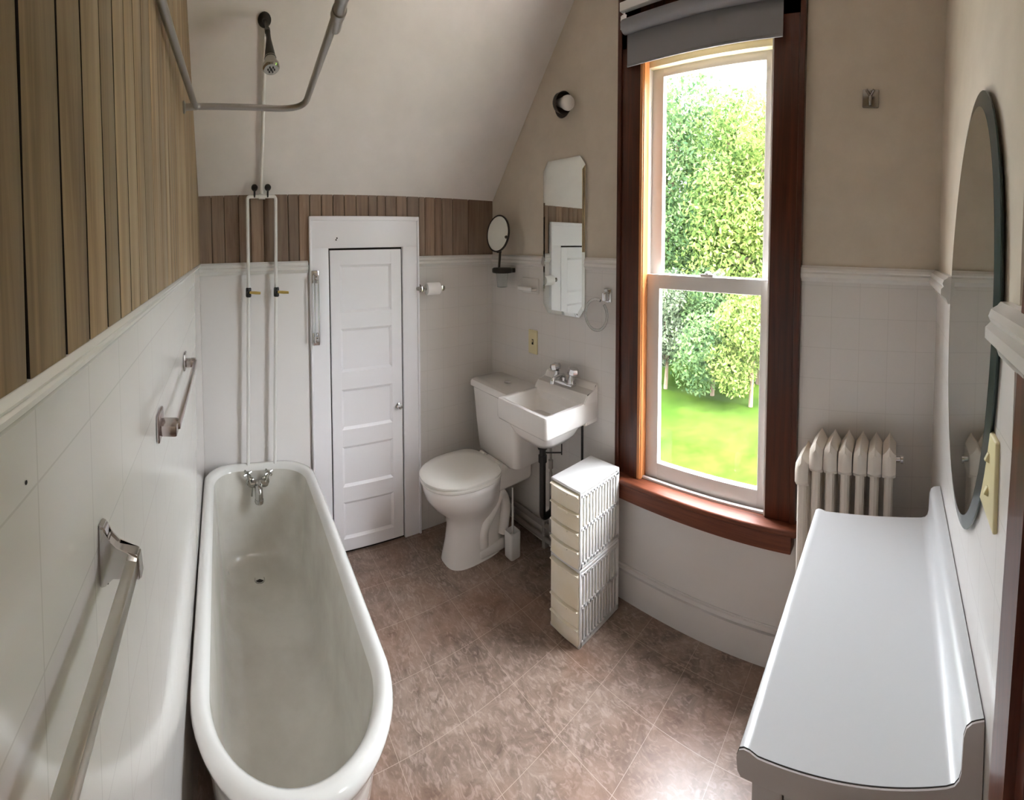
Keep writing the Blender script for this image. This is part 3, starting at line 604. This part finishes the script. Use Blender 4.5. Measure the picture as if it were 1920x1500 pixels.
bm = B(); loft(bm, [tank_ring(1.516, 1.736, 0.217, 0.757), tank_ring(1.506, 1.736, 0.225, 0.765), tank_ring(1.506, 1.736, 0.225, 0.785), tank_ring(1.512, 1.734, 0.219, 0.796), tank_ring(1.525, 1.73, 0.205, 0.800)]); tl = mk('tank_lid', bm, PORC, to, smooth=30)
bm = B(); lathe(bm, [(0.020, 0), (0.020, .004), (0.017, .006), (0, .006)], (1.63, TY, 0.800), (0, 0, 1), 20); mk('flush_button', bm, CHROME, tl)

tbr = thing('toilet_brush', 'white toilet brush in a small holder on the floor beside the toilet', 'toilet brush', (1.535, 1.925, 0))
bm = B(); rings = []
bx, by = 1.535, 1.925
for r_, z_ in ((0.030, 0), (0.032, 0.004), (0.033, 0.125), (0.030, 0.130), (0.028, 0.127), (0.027, 0.02)):
    rings.append([(p[0], p[1], z_) for p in rrect(bx - r_, bx + r_, by - r_, by + r_, 0.010, 4)])
loft(bm, rings); mk('holder', bm, WPLAST, tbr)
bm = B(); tube(bm, [(bx, by, 0.03), (bx + .002, by, 0.20), (bx + .006, by + .008, 0.335)], [0.007, 0.0055, 0.0045], 10); lathe(bm, [(0.020, 0), (0.022, 0.03), (0.018, 0.075), (0.006, 0.085)], (bx, by, 0.03), (0, 0, 1), 14); mk('handle', bm, WPLAST, tbr)

# heating pipes along the skirting behind toilet and tower
hp = thing('heating_pipe', 'pair of grey painted pipes running low along the wall behind the toilet brush', 'pipe', (1.70, 1.9, 0))
for z_, x_ in ((0.115, 1.712), (0.052, 1.706)):
    bm = B(); tube(bm, [(x_, 1.40, z_), (x_, D - 0.01, z_)], 0.013, 12); mk('pipe', bm, PIPEG, hp)
bm = B(); tube(bm, [(1.712, 1.86, 0), (1.712, 1.86, 0.135)], 0.012, 10); box(bm, 1.70, 1.737, 1.85, 1.87, 0.0, 0.14); mk('hanger', bm, PIPEG, hp)

# ------------------------------------------------------------------ wall-hung sink
sk = thing('sink', 'small white wall-hung sink between the toilet tank and the window', 'sink', (1.56, 1.685, 0.7))
SX0, SX1, SY0, SY1 = 1.382, 1.737, 1.502, 1.862
bm = B()
def sring(i, z, j=None, back=0): j = i if j is None else j; return [(p[0], p[1], z) for p in rrect(SX0 + i, SX1 - back, SY0 + j, SY1 - j, 0.014, 5)]
outer = [sring(0.03, 0.728, 0.03), sring(0.006, 0.738), sring(0.0, 0.748), sring(0.0, 0.822), sring(0.004, 0.830), sring(0.014, 0.832)]
inner = lambda i, j, z, r=0.02, bk=0.095: [(p[0], p[1], z) for p in rrect(SX0 + i, SX1 - bk, SY0 + j, SY1 - j, r, 5)]
outer += [inner(0.024, 0.024, 0.830, .014, 0.088), inner(0.028, 0.028, 0.822), inner(0.036, 0.036, 0.74, .03, .105), inner(0.055, 0.055, 0.695, .04, .12), inner(0.10, 0.11, 0.682, .04, .15)]
loft(bm, outer)
mk('basin', bm, PORC, sk, smooth=40)
bm = B(); rings = []
for (i, j, z, r_) in ((0.03, 0.03, 0.733, .03), (0.045, 0.05, 0.69, .05), (0.075, 0.085, 0.655, .06), (0.12, 0.125, 0.642, .05)):
    rings.append([(p[0], p[1], z) for p in rrect(SX0 + i, SX1 - 0.06 - i * .5, SY0 + j, SY1 - j, r_, 6)])
loft(bm, rings); mk('bowl_underside', bm, PORC, sk, smooth=60)
bm = B(); extrude(bm, [(SX1 - 0.105, 0.826), (SX1 - 0.094, 0.846), (SX1 - 0.078, 0.864), (SX1 - 0.026, 0.872), (SX1 - 0.016, 0.894), (SX1 - 0.008, 0.899), (SX1, 0.899), (SX1, 0.73), (SX1 - 0.09, 0.73)], 'y', SY0 + .0005, SY1 - .0005); bmesh.ops.bevel(bm, geom=[ed for ed in bm.edges if abs(ed.verts[0].co.y - ed.verts[1].co.y) < 1e-6], offset=0.004, segments=2, affect='EDGES'); mk('faucet_ledge', bm, PORC, sk)
bm = B(); lathe(bm, [(0.018, 0), (0.018, .003), (0, .001)], (1.53, 1.682, 0.6825), (0, 0, 1), 18); mk('drain', bm, CHROME, sk)
sf = thing('sink_faucet', 'chrome two-handle faucet on the back ledge of the small sink', 'faucet', (1.69, 1.68, 0.85))
fx, fy, fz = 1.686, 1.688, 0.867
bm = B(); box(bm, fx - .022, fx + .022, fy - .070, fy + .070, fz, fz + 0.020, 0.008, 3); mk('base_plate', bm, CHROME, sf)
bm = B(); tube(bm, fillet([(fx, fy, fz + .01), (fx, fy, fz + .05), (fx - .085, fy, fz + .042), (fx - .088, fy, fz + 0.022)], [.02, .012]), 0.0105, 12); mk('spout', bm, CHROME, sf)
for s in (-1, 1):
    bm = B(); lathe(bm, [(0.020, 0.0), (0.018, 0.02), (0.012, 0.034), (0.012, .042)], (fx, fy + s * .050, fz + .016), (0, 0, 1), 16)
    lathe(bm, [(0.014, 0), (0.027, .008), (0.030, .020), (0.025, .034), (0.0, .039)], (fx, fy + s * .060, fz + .054), (0, s * .2, 1), 8); mk('handle', bm, CHROME, sf)
pl = thing('sink_plumbing', 'black drain and supply pipes under the small sink', 'plumbing', (1.56, 1.66, 0.0))
bm = B(); lathe(bm, [(0.024, 0), (0.026, .01), (0.018, .03)], (1.53, 1.682, 0.615), (0, 0, 1), 16); tube(bm, [(1.53, 1.682, 0.64), (1.53, 1.682, 0.36)], 0.016, 14); lathe(bm, [(0.021, 0), (0.021, .03)], (1.53, 1.682, 0.555), (0, 0, 1), 14)
tube(bm, fillet([(1.53, 1.682, 0.37), (1.53, 1.682, 0.30), (1.60, 1.682, 0.30), (1.60, 1.682, 0.38), (1.737, 1.682, 0.38)], 0.03), 0.016, 14); mk('drain_trap', bm, BLACK, pl)
for y_ in (1.56, 1.785):
    bm = B(); tube(bm, [(1.685, y_, 0.735), (1.685, y_, 0.42)], 0.0065, 10); tube(bm, [(1.685, y_, 0.42), (1.685, y_, 0.13)], 0.009, 10); lathe(bm, [(0.013, 0), (0.013, .04)], (1.685, y_, 0.44), (0, 0, 1), 12); mk('supply_line', bm, BLACK if y_ < 1.6 else PIPEG, pl)
bm = B(); tube(bm, [(1.525, 1.675, 0.60), (1.60, 1.62, 0.595)], 0.0035, 8); tube(bm, [(1.60, 1.62, 0.585), (1.60, 1.62, 0.70)], 0.003, 8); mk('pop_up_rod', bm, BLACK, pl)

# ------------------------------------------------------------------ plastic drawer towers
def drawer_unit(z0, z1, label, rows):
    t = thing('drawer_tower', label, 'drawers', (1.53, 1.402, z0), 'stacked plastic drawer units')
    x0, x1, y0, y1 = 1.398, 1.668, 1.316, 1.490
    bm = B()
    e_ = 0.012
    box(bm, x0 + .004, x1, y0, y1, z1 - 0.012, z1, 0.004); box(bm, x0, x1, y0, y1, z0, z0 + 0.014, 0.003); box(bm, x1 - 0.006, x1, y0 + .002, y1 - .002, z0 + .005, z1 - .006)
    for y_ in (y0, y1 - e_ * .5):
        box(bm, x0 + .004, x0 + .018, y_, y_ + e_ * .5, z0, z1 - .003, 0.0015); box(bm, x1 - .014, x1, y_, y_ + e_ * .5, z0, z1 - .003, 0.0015)
        for zz in (z0 + 0.010, (z0 + z1) / 2 - .004, z1 - 0.028): box(bm, x0 + .01, x1 - .005, y_, y_ + e_ * .5, zz, zz + 0.012)
        for k in range(12):
            xx = x0 + 0.028 + k * 0.0200; box(bm, xx, xx + 0.0085, y_, y_ + e_ * .6, z0 + .012, z1 - .02)
    mk('frame', bm, WPLAST, t)
    zt = z1 - 0.016
    for h in rows:
        za, zb = zt - h + 0.003, zt; zt -= h
        bm = B(); n = 8; pr = []
        for k in range(n + 1):
            y_ = y0 + 0.006 + (y1 - y0 - 0.012) * k / n; pr.append((x0 - 0.001 - 0.006 * math.sin(PI * k / n), y_))
        ring = lambda d, z: [(p[0] + d, p[1], z) for p in pr] + [(x0 + 0.012, y1 - .006, z), (x0 + 0.012, y0 + .006, z)]
        loft(bm, [ring(0.002, za), ring(0, za + .003), ring(0.001, zb - 0.012), ring(-0.008, zb - 0.005), ring(-0.008, zb - .001), ring(0.0, zb)])
        dw = mk('drawer', bm, CREAM, t)
        bm = B(); box(bm, x0 + .010, x1 - .012, y0 + .010, y1 - .010, za, za + 0.004); box(bm, x0 + .010, x1 - .012, y0 + .040, y0 + .042, za, zb - .020); box(bm, x0 + .010, x1 - .012, y1 - .042, y1 - .040, za, zb - .020); mk('drawer_bin', bm, CREAM, dw)
        bm = B(); box(bm, x0 - 0.016, x0 - .004, y0 + 0.06, y1 - 0.06, zb - 0.012, zb - .004, 0.003); mk('pull_lip', bm, CREAM, dw)
    return t
drawer_unit(0.302, 0.602, 'upper white plastic unit of four shallow drawers, stacked by the sink', [0.070, 0.071, 0.071, 0.072])
drawer_unit(0.0, 0.300, 'lower white plastic unit with one deep drawer, standing on the floor by the window', [0.140, 0.070, 0.072])

# ------------------------------------------------------------------ things on the right wall
mc = thing('wall_mirror', 'tall frameless mirror with clipped corners above the sink', 'mirror', (W, 1.74, 1.55))
def oct_(y0, y1, z0, z1, c): return [(y0 + c, z0), (y1 - c, z0), (y1, z0 + c * 1.2), (y1, z1 - c * 1.2), (y1 - c, z1), (y0 + c, z1), (y0, z1 - c * 1.2), (y0, z0 + c * 1.2)]
bm = B(); o1 = oct_(1.588, 1.893, 1.182, 1.920, 0.036); o2 = oct_(1.605, 1.876, 1.199, 1.903, 0.031)
loft(bm, [[(W - 0.004, *p) for p in o1], [(W - 0.012, *p) for p in o1]], True, False)
r0 = [bm.verts.new((W - 0.012, *p)) for p in o1]; r1 = [bm.verts.new((W - 0.016, *p)) for p in o2]
for k in range(8): bm.faces.new((r0[k], r0[(k + 1) % 8], r1[(k + 1) % 8], r1[k]))
bm.faces.new(r1); bmesh.ops.remove_doubles(bm, verts=bm.verts, dist=1e-6)
mk('glass', bm, MIRROR, mc, smooth=0)

rm = thing('shaving_mirror', 'small round mirror on a dark bracket in the corner above the toilet', 'mirror', (1.66, 2.17, 1.38))
rc = Vector((1.625, 2.168, 1.574)); ax = Vector((-1, -0.06, 0.12)).normalized()
bm = B(); lathe(bm, [(0.0, -0.014), (0.07, -0.012), (0.098, -0.004), (0.099, 0.004), (0.0915, 0.006), (0.0915, 0.002), (0, 0.002)], tuple(rc), tuple(ax), 40); mk('rim', bm, DARKM, rm)
bm = B(); lathe(bm, [(0.0, 0.0035), (0.080, 0.0045), (0.0915, 0.0032)], tuple(rc), tuple(ax), 40); mk('mirror_disc', bm, MIRRORF, rm)
bm = B(); lathe(bm, [(0.006, 0), (0.009, .006), (0.004, 0.014)], tuple(rc + Vector((-.004, -0.088, -0.02))), tuple(ax), 10); mk('clip', bm, DARKM, rm)
bm = B(); tube(bm, [(1.632, 2.168, 1.395), (1.640, 2.168, 1.478)], 0.007, 10); tube(bm, [(1.640, 2.168, 1.470), (1.636, 2.168, 1.574)], 0.004, 8); lathe(bm, [(0.014, 0), (0.016, .008), (0.008, .018)], (1.632, 2.168, 1.472), (0, 0, 1), 12); mk('post', bm, DARKM, rm)
bm = B(); lathe(bm, [(0.055, 0.0), (0.060, 0.006), (0.060, 0.022), (0.052, 0.028), (0.02, 0.030)], (1.655, 2.168, 1.366), (0, 0, 1), 24); box(bm, 1.69, 1.737, 2.145, 2.19, 1.366, 1.390, 0.003); mk('bracket', bm, DARKM, rm)
bm = B(); lathe(bm, [(0.026, 0.0), (0.030, 0.002), (0.036, 0.075), (0.034, 0.075), (0.028, 0.004), (0, 0.004)], (1.655, 2.168, 1.290), (0, 0, 1), 24); mk('tumbler', bm, CLEARG, rm)

sd = thing('soap_dish', 'white ceramic soap dish on the tile left of the tall mirror', 'soap dish', (W - 0.02, 2.0, 1.28))
bm = B(); box(bm, W - 0.014, W - 0.003, 1.935, 2.075, 1.265, 1.345, 0.005, 3); mk('back_plate', bm, CAPM, sd)
bm = B(); box(bm, W - 0.055, W - 0.010, 1.945, 2.065, 1.280, 1.292, 0.005, 3); box(bm, W - 0.055, W - 0.048, 1.945, 2.065, 1.285, 1.302, 0.003); mk('tray', bm, CAPM, sd)

ol = thing('light_switch', 'ivory switch plate above the toilet tank and sink', 'switch', (W, 1.983, 1.01))
bm = B(); box(bm, W - 0.011, W - 0.003, 1.946, 2.020, 0.955, 1.078, 0.003, 3); mk('plate', bm, IVORY, ol)
bm = B(); box(bm, W - 0.0118, W - 0.010, 1.976, 1.990, 1.003, 1.030); mk('slot', bm, DARKGAP, ol)
bm = B(); box(bm, -0.012, 0.002, -0.005, 0.005, -0.006, 0.006, 0.002, 2, Matrix.Translation((W - 0.014, 1.983, 1.02)) @ Matrix.Rotation(0.5, 4, 'Y')); mk('toggle', bm, IVORY, ol)

tr = thing('towel_ring', 'clear plastic towel ring on a chrome post left of the window', 'towel ring', (W - 0.03, 1.45, 1.2))
bm = B(); box(bm, W - 0.016, W - 0.003, 1.418, 1.462, 1.268, 1.328, 0.004); box(bm, W - 0.045, W - 0.014, 1.428, 1.452, 1.275, 1.315, 0.005, 3); mk('post', bm, CHROME, tr)
bm = B(); rp_ = []
for k in range(30):
    t = math.radians(78 - 336 * k / 29); rp_.append((W - 0.036, 1.492 + 0.068 * math.cos(t + .6) , 1.212 + 0.068 * math.sin(t + .6)))
tube(bm, rp_, 0.0065, 10); mk('ring', bm, CLEARG, tr)

sc = thing('wall_sconce', 'small wall lamp with dark metal cup and white bulb above the tall mirror', 'lamp', (W, 1.69, 2.15))
sp_ = Vector((W - 0.055, 1.690, 2.155))
bm = B(); lathe(bm, [(0.052, 0), (0.055, .006), (0.050, .014), (0.020, .022), (0.016, .03)], (W - 0.001, 1.752, 2.165), (-1, 0, 0), 24); mk('canopy', bm, DARKM, sc)
bm = B(); tube(bm, fillet([(W - .02, 1.752, 2.165), (W - .045, 1.756, 2.170), (W - 0.040, 1.735, 2.165)], 0.008), 0.009, 12); mk('arm', bm, DARKM, sc)
sa = Vector((-0.10, -0.97, -0.22)).normalized(); s0 = Vector((W - 0.050, 1.748, 2.172))
bm = B(); lathe(bm, [(0.012, -.012), (0.032, 0.0), (0.046, 0.02), (0.052, 0.055), (0.049, 0.055), (0.040, 0.02), (0, 0.006)], tuple(s0), tuple(sa), 20); mk('shade_cup', bm, DARKM, sc)
bm = B(); lathe(bm, [(0.018, 0.012), (0.026, 0.050), (0.033, 0.070), (0.035, 0.088), (0.028, 0.104), (0.014, 0.113), (0, 0.115)], tuple(s0), tuple(sa), 22); mk('bulb', bm, FROST, sc)

HOOKM = mat('hook_chrome', (0.32, 0.30, 0.28), 0.25, 1.0)  # darker chrome for the robe hook
hk = thing('robe_hook', 'square chrome robe hook high on the wall right of the window', 'hook', (W, 0.275, 2.03))
bm = B(); box(bm, W - 0.010, W + .001, 0.243, 0.305, 1.998, 2.060, 0.004); mk('plate', bm, HOOKM, hk)
bm = B(); tube(bm, [(W - .008, 0.274, 2.05), (W - .03, 0.274, 2.035), (W - .034, 0.274, 2.012), (W - 0.028, 0.274, 2.002)], 0.006, 10)
for s in (-1, 1): tube(bm, [(W - .03, 0.274, 2.03), (W - 0.045, 0.274 + s * .014, 2.045)], [0.0045, 0.006], 10)
mk('prong', bm, HOOKM, hk)

# radiator in the corner under the right wall
rad = thing('radiator', 'white cast iron column radiator in the corner behind the counter', 'radiator', (1.62, 0.30, 0))
def section(y, x0=1.560, x1=1.700, top=0.915, low=0.10):
    bm = B(); hw = 0.0235
    # front and back columns, bridged at top and bottom, with a peaked crown
    for xc in (x0 + 0.024, (x0 + x1) / 2, x1 - 0.024):
        pts = [(xc, y, 0.12), (xc, y, 0.16), (xc, y, top - .10), (xc, y, top - .05)]
        tube(bm, pts, [0.0175, 0.0160, 0.0160, 0.020], 10)
    pr = [(x0 - .003, top - .085), (x0 - .003, top - .02), (x0 + .008, top), (x1 - .008, top), (x1 + .003, top - .02), (x1 + .003, top - .085), (x1 - .02, top - .105), (x0 + .02, top - .105)]
    mid = 6
    rings = []
    for k in range(-mid, mid + 1):
        f = k / mid; s = abs(f); drop = 0.030 * s ** 0.8; sh__ = 0.012 * s ** 2
        rings.append([(p[0] + (sh__ if p[0] < 1.63 else -sh__), y + f * hw, p[1] - (drop if p[1] > top - .05 else 0)) for p in pr])
    loft(bm, rings)
    rings = []
    for k in (-1, -.6, 0, .6, 1): rings.append([(p[0], y + k * 0.0225, p[1]) for p in ((x0 + .004, 0.10), (x0 + .004, 0.16), (x1 - .004, 0.16), (x1 - .004, 0.10), (x1 - .03, 0.085), (x0 + .03, 0.085))])
    loft(bm, rings); return bm
for y_ in (0.420, 0.370, 0.318, 0.266, 0.216, 0.166): mk('section', section(y_), RADM, rad)
mk('section', section(0.470, 1.560, 1.700, 0.865), RADM, rad, label='rounded lower end section')
for xx in (1.575, 1.685):
    for y_ in (0.168, 0.468):
        bm = B(); tube(bm, [(xx, y_, 0.11), (xx, y_, 0.03), (xx, y_, 0)], [0.018, 0.014, 0.02], 10); mk('leg', bm, RADM, rad)
bm = B(); lathe(bm, [(0.008, 0), (0.008, .014), (0.013, .016), (0.013, .024), (0, .026)], (1.60, 0.142, 0.865), (0, -1, 0), 12); mk('bleed_valve', bm, CHROME, rad)

# ------------------------------------------------------------------ counter along the front wall
ct = thing('cabinet', 'low grey-white cabinet carrying the laminate counter', 'cabinet', (1.1, 0.2, 0))
CX0, CX1, CY0, CY1, CZ = 0.752, 1.424, 0.006, 0.388, 0.780
bm = B(); box(bm, CX0 + .012, CX1 - .01, CY0 + 0.004, CY1 - .03, 0.0, CZ - 0.040, 0.002); mk('carcass', bm, CABP, ct)
bm = B(); xe = CX0 + .012
box(bm, xe - .010, xe, CY0 + .004, CY0 + .06, 0.0, CZ - 0.04, 0.001); box(bm, xe - .010, xe, CY1 - .075, CY1 - .03, 0.0, CZ - 0.04, 0.001); box(bm, xe - .010, xe, CY0 + .055, CY1 - .07, CZ - 0.10, CZ - 0.04, 0.001); box(bm, xe - .010, xe, CY0 + .055, CY1 - .07, 0, 0.08, 0.001)
mk('end_panel', bm, CABP, ct)
for a, b_ in ((CX0 + .02, 1.085), (1.092, CX1 - .02)):
    bm = B(); box(bm, a, b_, CY1 - .032, CY1 - .014, 0.08, CZ - 0.045, 0.003); d_ = mk('door', bm, CABP, ct)
    kx = 1.06 if a < 1 else 1.115
    bm = B(); lathe(bm, [(0.006, 0), (0.006, .01), (0.012, .016), (0.012, .022), (0, .025)], (kx, CY1 - .014, 0.66), (0, 1, 0), 14); mk('knob', bm, CHROME, d_)
wt = thing('countertop', 'white laminate countertop with rounded backsplash below the oval mirror', 'countertop', (1.1, 0.2, CZ - 0.04))
BS = 0.868
cprof = [(CY1 - 0.002, CZ - 0.038), (CY1 + 0.004, CZ - 0.030), (CY1 + 0.006, CZ - 0.010), (CY1 + 0.002, CZ + 0.001), (CY1 - 0.006, CZ + 0.005), (CY1 - 0.016, CZ + 0.0045), (CY1 - 0.030, CZ), (0.062, CZ), (0.050, CZ + 0.002), (0.043, CZ + 0.009), (0.040, CZ + 0.02),
         (0.038, BS - 0.018), (0.034, BS - 0.006), (0.026, BS - 0.001), (0.018, BS), (CY0, BS), (CY0, CZ - 0.038)]
bm = B(); extrude(bm, cprof, 'x', CX0 + 0.0035, CX1); mk('worktop', bm, LAMIN, wt, smooth=40)
bm = B(); extrude(bm, cprof, 'x', CX0 - 0.001, CX0 + 0.002); mk('end_cap', bm, CABP, wt, smooth=20, label='grey-white end cap')
bm = B(); extrude(bm, cprof, 'x', CX0 + 0.002, CX0 + 0.0035)
for v in bm.verts: v.co.y += 0.0006 if v.co.y > 0.1 else 0; v.co.z += 0.0006 if v.co.z > CZ - .02 else 0
mk('seam', bm, DARKGAP, wt, smooth=20)

om = thing('wall_mirror', 'large oval mirror with a dark edge above the counter', 'mirror', (1.0, 0.004, 1.0))
def oval(sx_, sz, y_, n=72): return [(1.006 + sx_ * math.cos(2 * PI * k / n) - 0.045 * math.sin(2 * PI * k / n) * sx_ / .275, y_, 1.400 + sz * math.sin(2 * PI * k / n)) for k in range(n)]
bm = B(); loft(bm, [oval(.272, .398, 0.0045), oval(.275, .402, 0.0085), oval(.275, .402, 0.011)], True, False)
bm2 = B(); rr_ = [oval(.275, .402, 0.011), oval(.250, .377, 0.0145)]
a_ = [bm.verts.new(p) for p in rr_[0]]; b__ = [bm.verts.new(p) for p in rr_[1]]
for k in range(72): bm.faces.new((a_[k], a_[(k + 1) % 72], b__[(k + 1) % 72], b__[k]))
bm2.free(); bmesh.ops.remove_doubles(bm, verts=bm.verts, dist=1e-6); mk('bevelled_edge', bm, BEVELG, om, smooth=30)
bm = B(); f_ = [bm.verts.new(p) for p in oval(.250, .377, 0.0147)]; bm.faces.new(f_); g_ = [bm.verts.new(p) for p in oval(.249, .376, 0.0138)]; bm.faces.new(g_[::-1])
for k in range(72): bm.faces.new((f_[k], f_[(k + 1) % 72], g_[(k + 1) % 72], g_[k]))
mk('glass', bm, MIRRORD, om, smooth=0)

sw = thing('light_switch', 'ivory double switch plate between the oval mirror and the dark door frame', 'switch', (0.77, 0.004, 1.2))
bm = B(); box(bm, 0.722, 0.832, 0.003, 0.011, 1.148, 1.272, 0.003, 3); mk('plate', bm, IVORY, sw)
for z_ in (1.235, 1.188):
    bm = B(); box(bm, -0.004, 0.004, -0.004, 0.0055, -0.006, 0.006, 0.0015, 2, Matrix.Translation((0.762, 0.011, z_)) @ Matrix.Rotation(0.5, 4, 'X')); mk('toggle', bm, IVORY, sw)

# ------------------------------------------------------------------ garden seen through the window
def leafmat(name, a, b_):
    m = mat(name, a, 0.8, spec=0.08); n, l, bs = nodes(m); geo = n.new('ShaderNodeNewGeometry')
    r = n.new('ShaderNodeValToRGB'); r.color_ramp.elements[0].color = (*a, 1); r.color_ramp.elements[1].color = (*b_, 1)
    l.new(geo.outputs['Random Per Island'], r.inputs[0]); l.new(r.outputs[0], bs.inputs['Base Color'])
    tr_ = n.new('ShaderNodeBsdfTranslucent'); mx = n.new('ShaderNodeMixShader'); mx.inputs[0].default_value = 0.45
    l.new(r.outputs[0], tr_.inputs[0]); l.new(bs.outputs[0], mx.inputs[1]); l.new(tr_.outputs[0], mx.inputs[2]); l.new(mx.outputs[0], n['Material Output'].inputs[0])
    return m
GZ = -3.0
LEAF = [leafmat('leaf_mid_green', srgb(50, 76, 38), srgb(124, 144, 80)), leafmat('leaf_blue_green', srgb(46, 72, 46), srgb(112, 136, 86)), leafmat('leaf_yellow_green', srgb(64, 86, 38), srgb(138, 152, 82)), leafmat('leaf_grey_green', srgb(56, 70, 54), srgb(118, 130, 104))]
BARK = noise_col(mat('bark', srgb(96, 78, 62), 0.9), srgb(80, 64, 50), srgb(120, 102, 84), scale=(1, 1, .2), ns=8)[0]
LAWN = noise_col(mat('lawn_grass', srgb(110, 150, 60), 1.0, spec=0.0), srgb(30, 47, 12), srgb(46, 62, 20), ns=0.9, detail=8, lo=0.35, hi=0.62)[0]
bm = B(); box(bm, 3, 70, -30, 50, GZ - 0.3, GZ); lw = mk('lawn', bm, LAWN, label='mown green lawn outside the window', cat='lawn')
lw['kind'] = 'stuff'
bm = B(); box(bm, W + 0.2, 8.2, -6, 9, GZ - 0.2, GZ + 0.02); mk('bounce_slab', bm, noise_col(mat('pale_bounce_slab', srgb(178, 168, 160), 0.9, spec=0.0), srgb(168, 158, 150), srgb(190, 180, 172), ns=3)[0], kind=K)  # unseen pale slab added below the window to bounce neutral light indoors
def leaves(n, blobs, size):
    """leaf quads scattered in a set of ellipsoid blobs (centre, radii)"""
    vol = np.array([b[1][0] * b[1][1] * b[1][2] for b in blobs]) ** (2 / 3); cnt = np.maximum(1, (n * vol / vol.sum())).astype(int)
    P = []
    for (c, r), k in zip(blobs, cnt):
        d = rng.normal(size=(k, 3)); d /= np.linalg.norm(d, axis=1)[:, None]; rad_ = rng.uniform(0.55, 1.05, k)[:, None]
        P.append(np.array(c) + d * rad_ * np.array(r))
    P = np.concatenate(P); k = len(P)
    u = rng.normal(size=(k, 3)); u /= np.linalg.norm(u, axis=1)[:, None]; w = rng.normal(size=(k, 3)); v = np.cross(u, w); v /= np.linalg.norm(v, axis=1)[:, None]
    s = (size * rng.uniform(0.6, 1.4, k))[:, None]
    V = np.stack([P - u * s, P + v * s * .45, P + u * s, P - v * s * .45], 1).reshape(-1, 3)
    return V, [(4 * i, 4 * i + 1, 4 * i + 2, 4 * i + 3) for i in range(k)]
def tree(name, label, x_, y_, h, trunk, blobs, n, size, lm, cat='tree', group=None):
    t = thing(name, label, cat, (x_, y_, GZ), group or ('trees beyond the lawn' if cat == 'tree' else 'shrubs at the lawn edge'))
    V, F = leaves(n, blobs, size); me = bpy.data.meshes.new('foliage'); me.from_pydata((V - np.array((x_, y_, GZ))).tolist(), [], F); me.materials.append(lm)
    o = bpy.data.objects.new('foliage', me); C.objects.link(o); o.parent = t
    bm = B(); tube(bm, [(x_, y_, GZ), (x_ + .1, y_, GZ + h * .4), (x_, y_ + .1, GZ + h * .8)], [trunk, trunk * .8, trunk * .3], 10)
    for (c, r) in blobs[::2]:
        tube(bm, [(x_ + .05, y_, GZ + h * .35), ((x_ + c[0]) / 2, (y_ + c[1]) / 2, (GZ + h * .4 + c[2]) / 2), tuple(c)], [trunk * .45, trunk * .3, trunk * .1], 8)
    mk('trunk', bm, BARK, t)
def crown(x_, y_, z0, z1, rr, k):
    out = []
    for i in range(k):
        f = (i + .5) / k; z = z0 + (z1 - z0) * f; a = rng.uniform(0, 2 * PI); w = rr * (1 - 0.2 * f); q = w * rng.uniform(.2, .7)
        out.append(((x_ + q * math.cos(a), y_ + q * math.sin(a), z), (w * rng.uniform(.5, .8), w * rng.uniform(.5, .8), w * rng.uniform(.45, .7))))
    return out
tree('leafy_tree', 'tall blue-green tree filling the left of the window view', 15.5, 9.4, 12, .25, crown(15.5, 9.4, -0.6, 8.2, 2.9, 18), 22000, .10, LEAF[1])
tree('leafy_tree', 'mid-green tree in the middle of the window view', 16.5, 6.9, 11, .22, crown(16.5, 6.9, -0.6, 6.6, 2.9, 17), 22000, .10, LEAF[0])
tree('leafy_tree', 'yellow-green tree at the right of the window view', 15.0, 4.9, 10, .2, crown(15.0, 4.7, -0.4, 5.4, 2.6, 16), 20000, .09, LEAF[2])
tree('leafy_tree', 'far hazy grey-green tree showing between the nearer ones', 26, 11.0, 14, .3, crown(26, 11, 0.9, 9.0, 4.6, 14), 12000, .18, LEAF[3])
for x_, y_, r_, li, tx in ((12.9, 7.7, 1.0, 3, 'grey-green shrub at the far edge of the lawn, left side'), (13.1, 6.0, 1.1, 1, 'blue-green shrub at the lawn edge between two other shrubs'), (12.7, 4.5, 1.0, 2, 'yellow-green shrub at the far edge of the lawn, right side')):
    tree('shrub', tx, x_, y_, 2.2, .07, crown(x_, y_, GZ + 1.0, 0.3, r_ * 1.25, 10), 11000, .065, LEAF[li], 'shrub')
